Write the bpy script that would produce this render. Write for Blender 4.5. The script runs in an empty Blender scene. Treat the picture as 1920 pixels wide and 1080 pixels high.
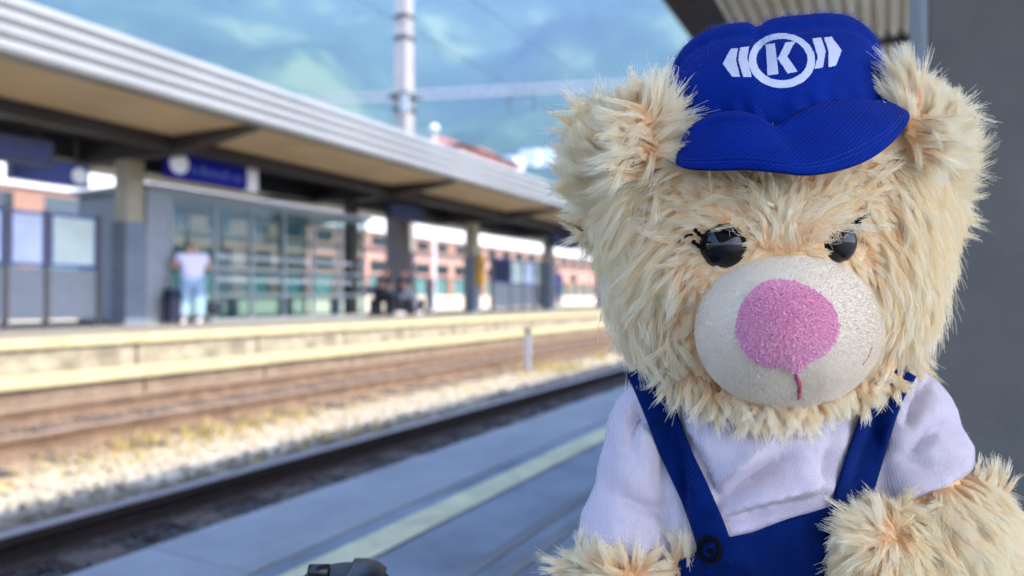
import bpy, bmesh, math, random
import numpy as np
from mathutils import Vector, Matrix, noise
from mathutils.bvhtree import BVHTree

# ------------------------------------------------------------------ camera
SC = bpy.context.scene
COL = SC.collection
TH = math.radians(27.4)          # angle between the view and the tracks
PITCH = math.atan(18 / 1350)
FPX = 1350.0                     # focal length in pixels of the 1920 wide photo
CAMH = 0.53
CAM = np.array([0.0, 0.0, CAMH])
Fv = np.array([math.cos(TH) * math.cos(PITCH), math.sin(TH) * math.cos(PITCH), math.sin(PITCH)])
Rv = np.array([math.sin(TH), -math.cos(TH), 0.0])
Uv = np.cross(Rv, Fv)
cd = bpy.data.cameras.new('camera')
cam = bpy.data.objects.new('camera', cd); COL.objects.link(cam)
cam.matrix_world = Matrix(((Rv[0], Uv[0], -Fv[0], 0), (Rv[1], Uv[1], -Fv[1], 0), (Rv[2], Uv[2], -Fv[2], CAMH), (0, 0, 0, 1)))
cd.sensor_width = 36; cd.lens = 36 * FPX / 1920
cd.clip_start = 0.02; cd.clip_end = 30000
cd.dof.use_dof = True; cd.dof.focus_distance = 0.368; cd.dof.aperture_fstop = 5.8
SC.camera = cam
# ------------------------------------------------------------------ sky, sun, exposure
to_sun = Vector((-0.25, -1.0, 1.0)).normalized()
elev = math.asin(to_sun.z); azim = math.atan2(to_sun.x, to_sun.y)
w = bpy.data.worlds.new('World'); SC.world = w; w.use_nodes = True
nt = w.node_tree; nt.nodes.clear()
sky = nt.nodes.new('ShaderNodeTexSky'); sky.sky_type = 'NISHITA'; sky.sun_disc = False
sky.sun_elevation = elev; sky.sun_rotation = azim; sky.altitude = 600; sky.dust_density = 3.5; sky.ozone_density = 1.0
bg = nt.nodes.new('ShaderNodeBackground'); bg.inputs[1].default_value = 0.15
wo = nt.nodes.new('ShaderNodeOutputWorld')
nt.links.new(sky.outputs[0], bg.inputs[0]); nt.links.new(bg.outputs[0], wo.inputs[0])
sl = bpy.data.lights.new('sun', 'SUN'); sl.energy = 2.5; sl.angle = math.radians(0.5); sl.color = (1.0, 0.91, 0.77)
so = bpy.data.objects.new('sun', sl); COL.objects.link(so)
so.rotation_euler = to_sun.to_track_quat('Z', 'Y').to_euler(); so.location = (0, 0, 50)
SC.view_settings.view_transform = 'Standard'; SC.view_settings.look = 'None'
SC.view_settings.gamma = 1; SC.view_settings.use_curve_mapping = False
SC.view_settings.exposure = 3.05
SC.cycles.max_bounces = 8; SC.cycles.diffuse_bounces = 6; SC.cycles.glossy_bounces = 3
SC.cycles.transmission_bounces = 6; SC.cycles.volume_bounces = 1; SC.cycles.transparent_max_bounces = 12
SC.cycles.caustics_reflective = False; SC.cycles.caustics_refractive = False
SC.cycles.sample_clamp_indirect = 6
SC.cycles.use_denoising = True
rng = np.random.default_rng(7)
random.seed(7)

# ------------------------------------------------------------------ helpers
def W(px, py, d):                # a point seen at photo pixel (px, py) at depth d metres
    return CAM + d * (Fv + Rv * (px - 960) / FPX + Uv * (540 - py) / FPX)
def proj(P):
    q = np.asarray(P) - CAM; d = q @ Fv
    return 960 + FPX * (q @ Rv) / d, 540 - FPX * (q @ Uv) / d, d
def XatY(px, Y):                 # X of the point at cross-distance Y seen in photo column px
    k = (px - 960) / FPX
    return Y * (math.cos(TH) + k * math.sin(TH)) / (math.sin(TH) - k * math.cos(TH))
def sstep(a, b, x):
    t = np.clip((x - a) / (b - a), 0, 1); return t * t * (3 - 2 * t)

def material(name, col, rough=0.6, metal=0.0, spec=0.5, var=0.0, vscale=5.0, col2=None, bump=0.0, bscale=40.0, **kw):
    m = bpy.data.materials.new(name); m.use_nodes = True
    n = m.node_tree.nodes; l = m.node_tree.links; p = n['Principled BSDF']
    p.inputs['Base Color'].default_value = (*col, 1); p.inputs['Roughness'].default_value = rough
    p.inputs['Metallic'].default_value = metal; p.inputs['Specular IOR Level'].default_value = spec
    for k, v in kw.items(): p.inputs[k.replace('_', ' ')].default_value = v
    if var or col2 or bump:
        tc = n.new('ShaderNodeTexCoord')
    if var or col2:
        nz = n.new('ShaderNodeTexNoise'); nz.inputs['Scale'].default_value = vscale; nz.inputs['Detail'].default_value = 6
        nz.inputs['Roughness'].default_value = 0.65
        l.new(tc.outputs['Object'], nz.inputs['Vector'])
        cr = n.new('ShaderNodeValToRGB'); cr.color_ramp.elements[0].position = 0.35; cr.color_ramp.elements[1].position = 0.65
        a = tuple(c * (1 - var) for c in col); b = col2 if col2 else tuple(min(1, c * (1 + var)) for c in col)
        cr.color_ramp.elements[0].color = (*a, 1); cr.color_ramp.elements[1].color = (*b, 1)
        l.new(nz.outputs['Fac'], cr.inputs[0]); l.new(cr.outputs[0], p.inputs['Base Color'])
    if bump:
        nb = n.new('ShaderNodeTexNoise'); nb.inputs['Scale'].default_value = bscale; nb.inputs['Detail'].default_value = 4
        l.new(tc.outputs['Object'], nb.inputs['Vector'])
        bp = n.new('ShaderNodeBump'); bp.inputs['Strength'].default_value = bump; bp.inputs['Distance'].default_value = 0.6 / bscale
        l.new(nb.outputs['Fac'], bp.inputs['Height']); l.new(bp.outputs[0], p.inputs['Normal'])
    return m

class MB:                        # collects boxes and tubes into one mesh
    def __init__(s): s.v = []; s.f = []
    def add(s, v, f):
        o = len(s.v); s.v += [tuple(map(float, p)) for p in v]; s.f += [tuple(i + o for i in q) for q in f]; return s
    def box(s, x0, x1, y0, y1, z0, z1):
        return s.add([(x0, y0, z0), (x1, y0, z0), (x1, y1, z0), (x0, y1, z0), (x0, y0, z1), (x1, y0, z1), (x1, y1, z1), (x0, y1, z1)],
                     [(0, 3, 2, 1), (4, 5, 6, 7), (0, 1, 5, 4), (1, 2, 6, 5), (2, 3, 7, 6), (3, 0, 4, 7)])
    def tube(s, a, b, r0, r1=None, n=10):
        a = Vector(a); b = Vector(b); r1 = r0 if r1 is None else r1
        q = (b - a).to_track_quat('Z', 'Y'); vs = []
        for c, r in ((a, r0), (b, r1)):
            for i in range(n):
                t = 2 * math.pi * i / n; vs.append(c + q @ Vector((r * math.cos(t), r * math.sin(t), 0)))
        fs = [(i, (i + 1) % n, n + (i + 1) % n, n + i) for i in range(n)] + [tuple(range(n))[::-1], tuple(range(n, 2 * n))]
        return s.add(vs, fs)
    def extrude(s, prof, x0, x1, closed=True):      # profile of (y, z) points drawn along X
        n = len(prof); vs = [(x0, y, z) for y, z in prof] + [(x1, y, z) for y, z in prof]
        fs = [(i, i + 1, n + i + 1, n + i) for i in range(n - 1)]
        if closed: fs += [(n - 1, 0, n, 2 * n - 1), tuple(range(n))[::-1], tuple(range(n, 2 * n))]
        return s.add(vs, fs)
    def mesh(s, name, mat, smooth=False):
        me = bpy.data.meshes.new(name); me.from_pydata(s.v, [], s.f); me.update()
        bm = bmesh.new(); bm.from_mesh(me); bmesh.ops.recalc_face_normals(bm, faces=bm.faces); bm.to_mesh(me); bm.free()
        if mat: me.materials.append(mat)
        if smooth: me.shade_smooth()
        return me
    def build(s, name, mat, parent=None, smooth=False): return link(name, s.mesh(name, mat, smooth), parent)

def world_loc(o):
    v = Vector((0, 0, 0))
    while o: v += o.location; o = o.parent
    return v
def link(name, data, parent=None, loc=None):       # geometry in world coordinates unless loc is given (then local to the parent)
    o = bpy.data.objects.new(name, data); COL.objects.link(o)
    if parent:
        o.parent = parent
        if loc is None: o.location = -world_loc(parent)
    if loc is not None: o.location = loc
    return o
def tag(o, label=None, cat=None, group=None, kind=None):
    if label: o['label'] = label
    if cat: o['category'] = cat
    if group: o['group'] = group
    if kind: o['kind'] = kind
    return o
def thing(name, label, cat, loc=(0, 0, 0), group=None):
    o = bpy.data.objects.new(name, None); COL.objects.link(o); o.location = loc; o.empty_display_size = 0.1
    return tag(o, label, cat, group)
def children(o): return [c for c in bpy.data.objects if c.parent == o]
def copy_tree(o, parent=None):
    c = o.copy(); COL.objects.link(c); c.parent = parent
    for ch in children(o): copy_tree(ch, c)
    return c
def grid_mesh(name, P, mat, closed_u=False, smooth=True, thick=0.0, uv=True):   # P: (rows, cols, 3)
    r, c, _ = P.shape; vs = P.reshape(-1, 3)
    fs = []
    for i in range(r - 1):
        for j in range(c if closed_u else c - 1):
            k = (j + 1) % c; fs.append((i * c + j, i * c + k, (i + 1) * c + k, (i + 1) * c + j))
    me = bpy.data.meshes.new(name); me.from_pydata(vs.tolist(), [], fs); me.update()
    if mat: me.materials.append(mat)
    if smooth: me.shade_smooth()
    if thick:
        bm = bmesh.new(); bm.from_mesh(me)
        bmesh.ops.solidify(bm, geom=bm.faces[:], thickness=thick); bmesh.ops.recalc_face_normals(bm, faces=bm.faces)
        bm.to_mesh(me); bm.free()
        me.shade_smooth()
    if uv: cloth_uv(me)
    return me
def cloth_uv(me):                # cloth coordinates in centimetres across the front of the toy, baked into the mesh
    n = len(me.vertices); co = np.empty(n * 3); me.vertices.foreach_get('co', co); co = co.reshape(-1, 3) - CAM
    u = (co @ Rv) * 100; v = (co @ Uv) * 100
    idx = np.empty(len(me.loops), dtype=np.int32); me.loops.foreach_get('vertex_index', idx)
    l = me.uv_layers.new(name='cloth'); l.data.foreach_set('uv', np.stack([u[idx], v[idx]], 1).ravel())
def bvh_of(me):
    return BVHTree.FromPolygons([v.co for v in me.vertices], [p.vertices[:] for p in me.polygons])
def evaluated(o):
    dg = bpy.context.evaluated_depsgraph_get(); return bpy.data.meshes.new_from_object(o.evaluated_get(dg))
def skin_mesh(name, pts, edges, radii, mat, sub=2):
    me = bpy.data.meshes.new(name); me.from_pydata([tuple(p) for p in pts], edges, []); o = bpy.data.objects.new('tmp', me); COL.objects.link(o)
    m = o.modifiers.new('s', 'SKIN'); m.use_smooth_shade = True
    sv = me.skin_vertices[0].data if me.skin_vertices else None
    if sv is None:
        bpy.context.view_layer.objects.active = o; sv = me.skin_vertices[0].data
    for i, r in enumerate(radii):
        sv[i].radius = (r, r) if not isinstance(r, tuple) else r
    sv[0].use_root = True
    s = o.modifiers.new('b', 'SUBSURF'); s.levels = sub; s.render_levels = sub
    bpy.context.view_layer.update()
    out = evaluated(o); out.name = name; out.materials.clear(); out.materials.append(mat); out.shade_smooth()
    bpy.data.objects.remove(o); return out

# ------------------------------------------------------------------ materials
M = {}
M['asphalt'] = material('asphalt', (0.185, 0.215, 0.25), 0.75, var=0.30, vscale=2.2, bump=0.4, bscale=220, spec=0.35)
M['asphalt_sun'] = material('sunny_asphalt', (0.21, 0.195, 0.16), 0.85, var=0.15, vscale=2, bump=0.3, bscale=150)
M['edge'] = material('edge_concrete', (0.24, 0.25, 0.255), 0.8, var=0.15, vscale=4, bump=0.3, bscale=100)
M['yellow'] = material('worn_yellow_paint', (0.40, 0.385, 0.24), 0.7, var=0.0, vscale=9, col2=(0.62, 0.58, 0.34))
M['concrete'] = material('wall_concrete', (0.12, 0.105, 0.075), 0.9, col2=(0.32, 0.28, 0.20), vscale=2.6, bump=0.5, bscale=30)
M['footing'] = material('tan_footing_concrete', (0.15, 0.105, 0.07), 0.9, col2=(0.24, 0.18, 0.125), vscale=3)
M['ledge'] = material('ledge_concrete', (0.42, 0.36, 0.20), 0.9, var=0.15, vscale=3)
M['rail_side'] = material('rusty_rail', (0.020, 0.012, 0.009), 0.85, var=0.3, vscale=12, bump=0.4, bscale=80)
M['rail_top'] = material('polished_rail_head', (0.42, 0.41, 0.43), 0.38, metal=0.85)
M['rail_rust'] = material('sunlit_rusty_rail', (0.15, 0.095, 0.06), 0.9, var=0.3, vscale=6)  # rail rust of the second track, lighter with sunlight put into the colour
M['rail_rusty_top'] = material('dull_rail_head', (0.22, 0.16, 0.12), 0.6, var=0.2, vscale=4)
M['sleeper'] = material('sleeper_concrete', (0.060, 0.045, 0.035), 0.95, var=0.3, vscale=6)
M['white_metal'] = material('pale_metal_cladding', (0.21, 0.215, 0.21), 0.42, metal=0.15, var=0.08, vscale=0.7)
M['soffit'] = material('beige_soffit_metal', (0.55, 0.43, 0.26), 0.55, var=0.12, vscale=1.2)
M['soffit_dirty'] = material('weathered_beige_soffit_metal', (0.66, 0.54, 0.35), 0.5, col2=(0.74, 0.64, 0.45), vscale=2.2)
M['brown'] = material('dark_brown_steel', (0.028, 0.019, 0.013), 0.6, var=0.2, vscale=3)
M['darkroof'] = material('dark_ceiling', (0.012, 0.009, 0.007), 0.8, var=0.2, vscale=1)
M['beige'] = material('beige_painted_steel', (0.33, 0.29, 0.20), 0.5, var=0.1)
M['greyblue'] = material('grey_column_base', (0.13, 0.155, 0.20), 0.5, var=0.15, vscale=2)
M['grey'] = material('grey_board', (0.24, 0.26, 0.29), 0.5, var=0.06)
M['post'] = material('brown_grey_post', (0.12, 0.10, 0.095), 0.5)
M['navy'] = material('navy_enamel', (0.003, 0.005, 0.045), 0.45)
M['sign_blue'] = material('blue_sign', (0.0006, 0.0025, 0.22), 0.6, spec=.15)
M['sign_faded'] = material('faded_blue_sign', (0.018, 0.035, 0.20), 0.5)
M['sign_white'] = material('sign_white', (0.75, 0.77, 0.80), 0.5)
M['sign_mark'] = material('sign_lettering', (0.10, 0.15, 0.45), 0.5)
M['paper'] = material('poster_paper', (0.62, 0.70, 0.85), 0.35, var=0.08, vscale=3)
M['paper_green'] = material('map_paper', (0.60, 0.70, 0.66), 0.35, var=0.10, vscale=3)
M['poster_blue'] = material('poster_frame_blue', (0.03, 0.08, 0.35), 0.4)
M['orange'] = material('terracotta_panel', (0.23, 0.13, 0.095), 0.8, var=0.12, vscale=0.6)
M['pink'] = material('pink_render', (0.36, 0.20, 0.155), 0.8, var=0.10, vscale=0.6)
M['white'] = material('white_render', (0.52, 0.54, 0.57), 0.7, var=0.03)
M['cream'] = material('cream_render', (0.50, 0.45, 0.34), 0.8, var=0.06)
M['teal'] = material('teal_glass', (0.07, 0.17, 0.165), 0.12, spec=0.8, var=0.3, vscale=0.5)
M['dark_glass'] = material('dark_window_glass', (0.02, 0.03, 0.035), 0.08, spec=0.9)
M['frame'] = material('grey_window_frame', (0.26, 0.29, 0.30), 0.4)
M['redroof'] = material('red_roof_tiles', (0.26, 0.11, 0.075), 0.8, var=0.15, vscale=1)
M['mast'] = material('galvanised_mast', (0.27, 0.255, 0.24), 0.55, var=0.10, vscale=2)
M['dark_metal'] = material('dark_metal', (0.04, 0.042, 0.045), 0.5)
M['gantry'] = material('galvanised_gantry', (0.24, 0.27, 0.31), 0.5)
M['wire'] = material('copper_wire', (0.05, 0.04, 0.035), 0.6)
M['yellow_box'] = material('yellow_enamel', (0.50, 0.27, 0.01), 0.5)
M['column_near'] = material('dark_grey_painted_column', (0.118, 0.112, 0.098), 0.6, var=0.14, vscale=5, bump=0.1, bscale=20)
M['column_lit'] = material('lit_column_side', (0.26, 0.27, 0.29), 0.5, var=0.05)  # track-facing side of the column, daylight put into its lighter grey
M['skin'] = material('skin', (0.50, 0.28, 0.20), 0.6)
M['hair_dark'] = material('dark_hair', (0.015, 0.012, 0.012), 0.6)
M['tee_lilac'] = material('lilac_white_cloth', (0.60, 0.58, 0.78), 0.85)
M['jeans_pale'] = material('pale_jeans', (0.24, 0.36, 0.50), 0.85)
M['black_cloth'] = material('black_cloth', (0.015, 0.016, 0.022), 0.85)
M['grey_cloth'] = material('grey_cloth', (0.25, 0.25, 0.30), 0.85)
M['red_cloth'] = material('red_cloth', (0.45, 0.12, 0.10), 0.85)
M['blue_cloth'] = material('blue_cloth', (0.18, 0.24, 0.62), 0.85)
M['pink_cloth'] = material('dusty_pink_cloth', (0.38, 0.22, 0.24), 0.85)
M['navy_cloth'] = material('navy_case_fabric', (0.006, 0.008, 0.03), 0.8)
def glass_material():
    m = bpy.data.materials.new('shelter_glass'); m.use_nodes = True; n = m.node_tree.nodes; l = m.node_tree.links
    p = n['Principled BSDF']; p.inputs['Base Color'].default_value = (0.85, 0.93, 0.92, 1); p.inputs['Transmission Weight'].default_value = 1
    p.inputs['Roughness'].default_value = 0.02; p.inputs['IOR'].default_value = 1.45
    t = n.new('ShaderNodeBsdfTransparent'); t.inputs[0].default_value = (0.66, 0.76, 0.76, 1)
    g = n.new('ShaderNodeBsdfGlossy'); g.inputs['Roughness'].default_value = 0.03
    f = n.new('ShaderNodeFresnel'); f.inputs[0].default_value = 1.5
    mx = n.new('ShaderNodeMixShader'); ge = n.new('ShaderNodeNewGeometry'); mm = n.new('ShaderNodeMath'); mm.operation = 'SUBTRACT'; mm.inputs[0].default_value = 1; l.new(ge.outputs['Backfacing'], mm.inputs[1]); mk = n.new('ShaderNodeMath'); mk.operation = 'MULTIPLY'; l.new(f.outputs[0], mk.inputs[0]); l.new(mm.outputs[0], mk.inputs[1]); l.new(mk.outputs[0], mx.inputs[0]); l.new(t.outputs[0], mx.inputs[1]); l.new(g.outputs[0], mx.inputs[2])
    l.new(mx.outputs[0], n['Material Output'].inputs[0]); return m
M['glass'] = glass_material()
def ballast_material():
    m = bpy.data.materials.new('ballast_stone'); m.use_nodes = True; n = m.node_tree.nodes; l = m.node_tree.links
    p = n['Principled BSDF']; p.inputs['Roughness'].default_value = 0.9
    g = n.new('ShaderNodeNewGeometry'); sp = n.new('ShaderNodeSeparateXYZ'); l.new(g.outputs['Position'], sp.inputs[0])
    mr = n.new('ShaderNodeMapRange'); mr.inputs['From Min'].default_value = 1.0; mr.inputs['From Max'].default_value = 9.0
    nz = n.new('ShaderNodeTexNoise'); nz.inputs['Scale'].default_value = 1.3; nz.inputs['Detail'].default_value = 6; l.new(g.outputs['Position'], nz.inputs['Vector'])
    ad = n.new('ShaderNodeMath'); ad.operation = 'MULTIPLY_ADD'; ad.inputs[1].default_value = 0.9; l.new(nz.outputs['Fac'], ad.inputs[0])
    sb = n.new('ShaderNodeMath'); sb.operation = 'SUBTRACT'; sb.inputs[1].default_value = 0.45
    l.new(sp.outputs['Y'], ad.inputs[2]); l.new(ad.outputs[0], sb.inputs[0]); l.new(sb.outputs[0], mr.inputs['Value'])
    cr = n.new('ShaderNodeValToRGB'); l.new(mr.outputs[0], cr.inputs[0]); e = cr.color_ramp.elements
    stops = [(0.0, (0.026, 0.023, 0.025)), (0.31, (0.03, 0.026, 0.026)), (0.34, (0.10, 0.088, 0.065)), (0.43, (0.12, 0.105, 0.075)), (0.46, (0.36, 0.31, 0.225)), (0.54, (0.36, 0.295, 0.19)),  # dark stops up to the bright one put the canopy's shade into the stone colour
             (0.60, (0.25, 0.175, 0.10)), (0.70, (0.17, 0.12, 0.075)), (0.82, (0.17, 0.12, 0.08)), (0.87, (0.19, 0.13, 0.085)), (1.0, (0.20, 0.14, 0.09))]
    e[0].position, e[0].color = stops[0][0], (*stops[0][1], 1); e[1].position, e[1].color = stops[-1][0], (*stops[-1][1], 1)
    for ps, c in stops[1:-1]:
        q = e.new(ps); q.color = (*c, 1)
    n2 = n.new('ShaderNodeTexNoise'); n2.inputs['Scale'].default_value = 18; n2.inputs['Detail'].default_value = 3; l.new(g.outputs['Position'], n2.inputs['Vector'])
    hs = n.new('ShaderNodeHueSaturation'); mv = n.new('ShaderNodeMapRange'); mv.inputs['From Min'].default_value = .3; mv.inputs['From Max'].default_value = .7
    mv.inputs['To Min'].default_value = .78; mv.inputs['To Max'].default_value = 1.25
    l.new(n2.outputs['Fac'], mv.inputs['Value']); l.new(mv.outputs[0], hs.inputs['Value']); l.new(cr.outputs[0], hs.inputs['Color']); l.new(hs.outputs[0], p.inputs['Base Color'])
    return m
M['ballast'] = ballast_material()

# ------------------------------------------------------------------ setting: ground, mountain
ZG = -0.74; ZRT = -0.57; ZP2 = 0.06
def flat(name, x0, x1, y0, y1, z, mat, nx=1, ny=1):
    xs = np.linspace(x0, x1, nx + 1); ys = np.linspace(y0, y1, ny + 1)
    P = np.stack([np.repeat(xs[:, None], ny + 1, 1), np.repeat(ys[None], nx + 1, 0), np.full((nx + 1, ny + 1), z)], 2)
    return link(name, grid_mesh(name, P, mat, smooth=False, uv=False))
M['earth'] = material('valley_ground', (0.16, 0.15, 0.11), 0.95, var=0.35, vscale=0.02)
tag(flat('ground', -6000, 6500, -6000, 6500, ZG - 0.12, M['earth'], 4, 4), kind='structure')
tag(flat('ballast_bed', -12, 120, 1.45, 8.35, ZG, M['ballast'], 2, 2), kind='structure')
tag(flat('rear_ballast_bed', -12, 140, 14.75, 29.5, ZG, M['cream'], 2, 2), kind='structure')

def ridge(x, y, s, oct=6):
    v = 0; a = 1; t = 0
    for o in range(oct):
        v += a * (1 - abs(noise.noise((x * s, y * s, o * 7.3)) * 2)); t += a; a *= 0.5; s *= 2.05
    return v / t
def mountain_h(r, az):            # az: angle from +X towards +Y in degrees
    x = r * math.cos(math.radians(az)); y = r * math.sin(math.radians(az))
    t = sstep(700, 4600, r)
    base = 2750 * t * (0.90 + 0.20 * noise.noise((az * 0.045, 3.1, 0.0)))
    base *= 1.0 - 0.20 * sstep(24, 6, az)
    foot = 90 * sstep(250, 800, r)
    return foot * (0.5 + 0.5 * ridge(x, y, 0.002, 3)) + base + (ridge(x, y, 0.00085, 6) - 0.6) * 400 * sstep(800, 3000, r) + (0.5 - abs(noise.noise((az * .055 + r * .0007 + .5 * noise.noise((az * .03, r * .0008, 2.0)), r * .00035, 5.0))) * 2) * 260 * sstep(900, 2600, r)
az = np.linspace(-45, 110, 300); rr = np.concatenate([np.linspace(240, 900, 22), np.linspace(930, 5600, 150)])
P = np.zeros((len(rr), len(az), 3))
for i, r in enumerate(rr):
    for j, a in enumerate(az):
        P[i, j] = (r * math.cos(math.radians(a)), r * math.sin(math.radians(a)), mountain_h(r, a) - 2)
def mountain_material():
    m = bpy.data.materials.new('mountain_forest_and_rock'); m.use_nodes = True; n = m.node_tree.nodes; l = m.node_tree.links
    p = n['Principled BSDF']; p.inputs['Roughness'].default_value = 0.95; p.inputs['Specular IOR Level'].default_value = 0.1
    g = n.new('ShaderNodeNewGeometry'); sp = n.new('ShaderNodeSeparateXYZ'); l.new(g.outputs['Position'], sp.inputs[0])
    nz = n.new('ShaderNodeTexNoise'); nz.inputs['Scale'].default_value = 0.0034; nz.inputs['Detail'].default_value = 7; nz.inputs['Roughness'].default_value = 0.6
    l.new(g.outputs['Position'], nz.inputs['Vector'])
    cr = n.new('ShaderNodeValToRGB'); e = cr.color_ramp.elements
    e[0].position = 0.42; e[0].color = (0.014, 0.034, 0.020, 1); e[1].position = 0.66; e[1].color = (0.075, 0.11, 0.05, 1)
    q = e.new(0.56); q.color = (0.026, 0.055, 0.030, 1)
    l.new(nz.outputs['Fac'], cr.inputs[0])
    n2 = n.new('ShaderNodeTexNoise'); n2.inputs['Scale'].default_value = 0.0035; n2.inputs['Detail'].default_value = 8; n2.inputs['Roughness'].default_value = 0.7
    l.new(g.outputs['Position'], n2.inputs['Vector'])
    mr = n.new('ShaderNodeMapRange'); mr.inputs['From Min'].default_value = 2100; mr.inputs['From Max'].default_value = 2100; l.new(sp.outputs['Z'], mr.inputs['Value'])
    ad = n.new('ShaderNodeMath'); ad.operation = 'ADD'; l.new(mr.outputs[0], ad.inputs[0]); l.new(n2.outputs['Fac'], ad.inputs[1])
    c2 = n.new('ShaderNodeValToRGB'); c2.color_ramp.elements[0].position = 0.98; c2.color_ramp.elements[1].position = 1.12; l.new(ad.outputs[0], c2.inputs[0])
    mx = n.new('ShaderNodeMixRGB'); mx.inputs[2].default_value = (0.13, 0.14, 0.12, 1); l.new(c2.outputs[0], mx.inputs[0]); l.new(cr.outputs[0], mx.inputs[1])
    l.new(mx.outputs[0], p.inputs['Base Color']); return m
mt_me = grid_mesh('mountain', P, mountain_material(), uv=False)
tag(link('mountain', mt_me), kind='structure')
mt_bvh = bvh_of(mt_me)

# ------------------------------------------------------------------ near platform
NE = 1.38
tag(flat('platform_surface', -12, 120, -14, NE - 0.30, 0.0, M['asphalt'], 2, 2), kind='structure')
pb = MB().box(-12, 120, -14, NE - 0.31, ZG - 0.1, -0.02).build('platform_base', M['edge']); tag(pb, kind='structure')
kerb = tag(bpy.data.objects.new('platform_kerb', None), kind='structure'); COL.objects.link(kerb)
slab = MB().box(0, 0.9985, NE - 0.30, NE, -0.16, 0.003)
me = slab.mesh('edge_slab', M['edge'])
for k in range(48): link('edge_slab', me, kerb, (-8 + k, 0, (k * 37 % 5) * 0.0006))
MB().box(-12, 120, NE - 0.29, NE - 0.06, ZG - 0.1, -0.165).build('retaining_wall', M['edge'], kerb)
tag(flat('yellow_line', -12, 120, 0.925, 1.02, 0.0045, M['yellow'], 2, 1), kind='structure')
tac = MB()
for k in range(5): tac.box(-12, 60, 0.42 + k * 0.07, 0.45 + k * 0.07, 0.001, 0.0035)
M['groove'] = material('tactile_strip', (0.15, 0.155, 0.165), 0.7, var=0.2, vscale=3)
tag(tac.build('guidance_ribs', M['groove']), kind='structure')

# ------------------------------------------------------------------ tracks
def rail_profile(y, side=True):
    zt = ZRT; pts = [(-.036, 0), (-.036, -.035), (-.010, -.05), (-.010, -.13), (-.07, -.155), (-.07, -.17), (.07, -.17), (.07, -.155), (.010, -.13), (.010, -.05), (.036, -.035), (.036, 0)]
    return [(y + a, zt + b) for a, b in pts]
sl_me = MB().box(-0.13, 0.13, -1.3, 1.3, -0.17, 0).mesh('sleeper', M['sleeper'])
def track(yc, label, ms_='rail_side', mt_='rail_top'):
    t = thing('railway_track', label, 'track', (0, yc, ZG), 'railway tracks between the platforms')
    for s in (-1, 1):
        r = MB().extrude(rail_profile(yc + s * 0.735), -12, 120).build('rail', M[ms_], t)
        MB().box(-12, 120, yc + s * 0.735 - 0.034, yc + s * 0.735 + 0.034, ZRT + 0.0005, ZRT + 0.006).build('rail_head', M[mt_], r)
    for k in range(90): link('sleeper', sl_me, t, (-4 + k * 0.62, 0, -0.0 + 0.012 * ((k * 7) % 3) / 3 + 0.015))
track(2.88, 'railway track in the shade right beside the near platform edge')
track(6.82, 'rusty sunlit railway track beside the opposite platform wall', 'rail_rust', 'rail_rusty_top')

def stones(n, x0, x1, y0, y1, name, seed):
    r = np.random.default_rng(seed)
    X = x0 + (x1 - x0) * r.random(n) ** 1.6; Y = r.uniform(y0, y1, n); Z = ZG + r.uniform(-.005, .035, n)
    R = r.uniform(.012, .030, n)
    base = np.array([(1, 0, 0), (-1, 0, 0), (0, 1, 0), (0, -1, 0), (0, 0, 1), (0, 0, -1)], float)
    f = np.array([(0, 2, 4), (2, 1, 4), (1, 3, 4), (3, 0, 4), (2, 0, 5), (1, 2, 5), (3, 1, 5), (0, 3, 5)])
    V = base[None] * r.uniform(.6, 1.3, (n, 6, 1)) + r.uniform(-.25, .25, (n, 6, 3))
    a = r.uniform(0, 6.28, n); c, s = np.cos(a)[:, None], np.sin(a)[:, None]
    V = np.stack([V[..., 0] * c - V[..., 1] * s, V[..., 0] * s + V[..., 1] * c, V[..., 2] * .8], 2) * R[:, None, None] + np.stack([X, Y, Z], 1)[:, None]
    Fc = (f[None] + 6 * np.arange(n)[:, None, None]).reshape(-1, 3)
    me = bpy.data.meshes.new(name); me.vertices.add(n * 6); me.vertices.foreach_set('co', V.ravel())
    me.loops.add(len(Fc) * 3); me.loops.foreach_set('vertex_index', Fc.ravel().astype(np.int32)); me.polygons.add(len(Fc))
    me.polygons.foreach_set('loop_start', np.arange(0, len(Fc) * 3, 3, dtype=np.int32)); me.update(calc_edges=True)
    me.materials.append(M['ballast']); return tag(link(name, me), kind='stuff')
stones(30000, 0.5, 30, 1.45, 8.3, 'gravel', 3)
M['weed'] = material('yellow_green_weed', (0.22, 0.18, 0.04), 0.8, col2=(0.40, 0.30, 0.09), vscale=3)
def weeds():
    r = np.random.default_rng(5); vs = []; fs = []
    cl = []
    for k in range(16): cl.append((r.uniform(2, 26), r.choice([5.15, 5.5, 4.3, 6.5, 6.9, 7.9]) + r.normal(0, .12), r.uniform(.12, .4), r.uniform(.05, .15)))
    for px, Y in ((360, 5.5), (300, 5.6), (480, 5.45), (1050, 5.0), (1075, 4.8), (1020, 5.3), (640, 4.4)): cl.append((XatY(px, Y), Y, .38, .15))
    for cx, cy, rad, h in cl:
        for q in range(60):
            x, y = cx + r.normal(0, rad * 1.3), cy + r.normal(0, rad * .4); a = r.uniform(0, 6.28); w_ = .010; hh = h * r.uniform(.4, 1.1)
            dx, dy = math.cos(a) * w_, math.sin(a) * w_; lx, ly = r.normal(0, .04, 2); o = len(vs)
            vs += [(x - dx, y - dy, ZG), (x + dx, y + dy, ZG), (x + dx * .8 + lx * .5, y + dy * .8 + ly * .5, ZG + hh * .6), (x - dx * .8 + lx * .5, y - dy * .8 + ly * .5, ZG + hh * .6), (x + lx, y + ly, ZG + hh)]
            fs += [(o, o + 1, o + 2, o + 3), (o + 3, o + 2, o + 4)]
    me = bpy.data.meshes.new('weeds'); me.from_pydata(vs, [], fs); me.materials.append(M['weed']); tag(link('weeds', me), kind='stuff')
weeds()
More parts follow.
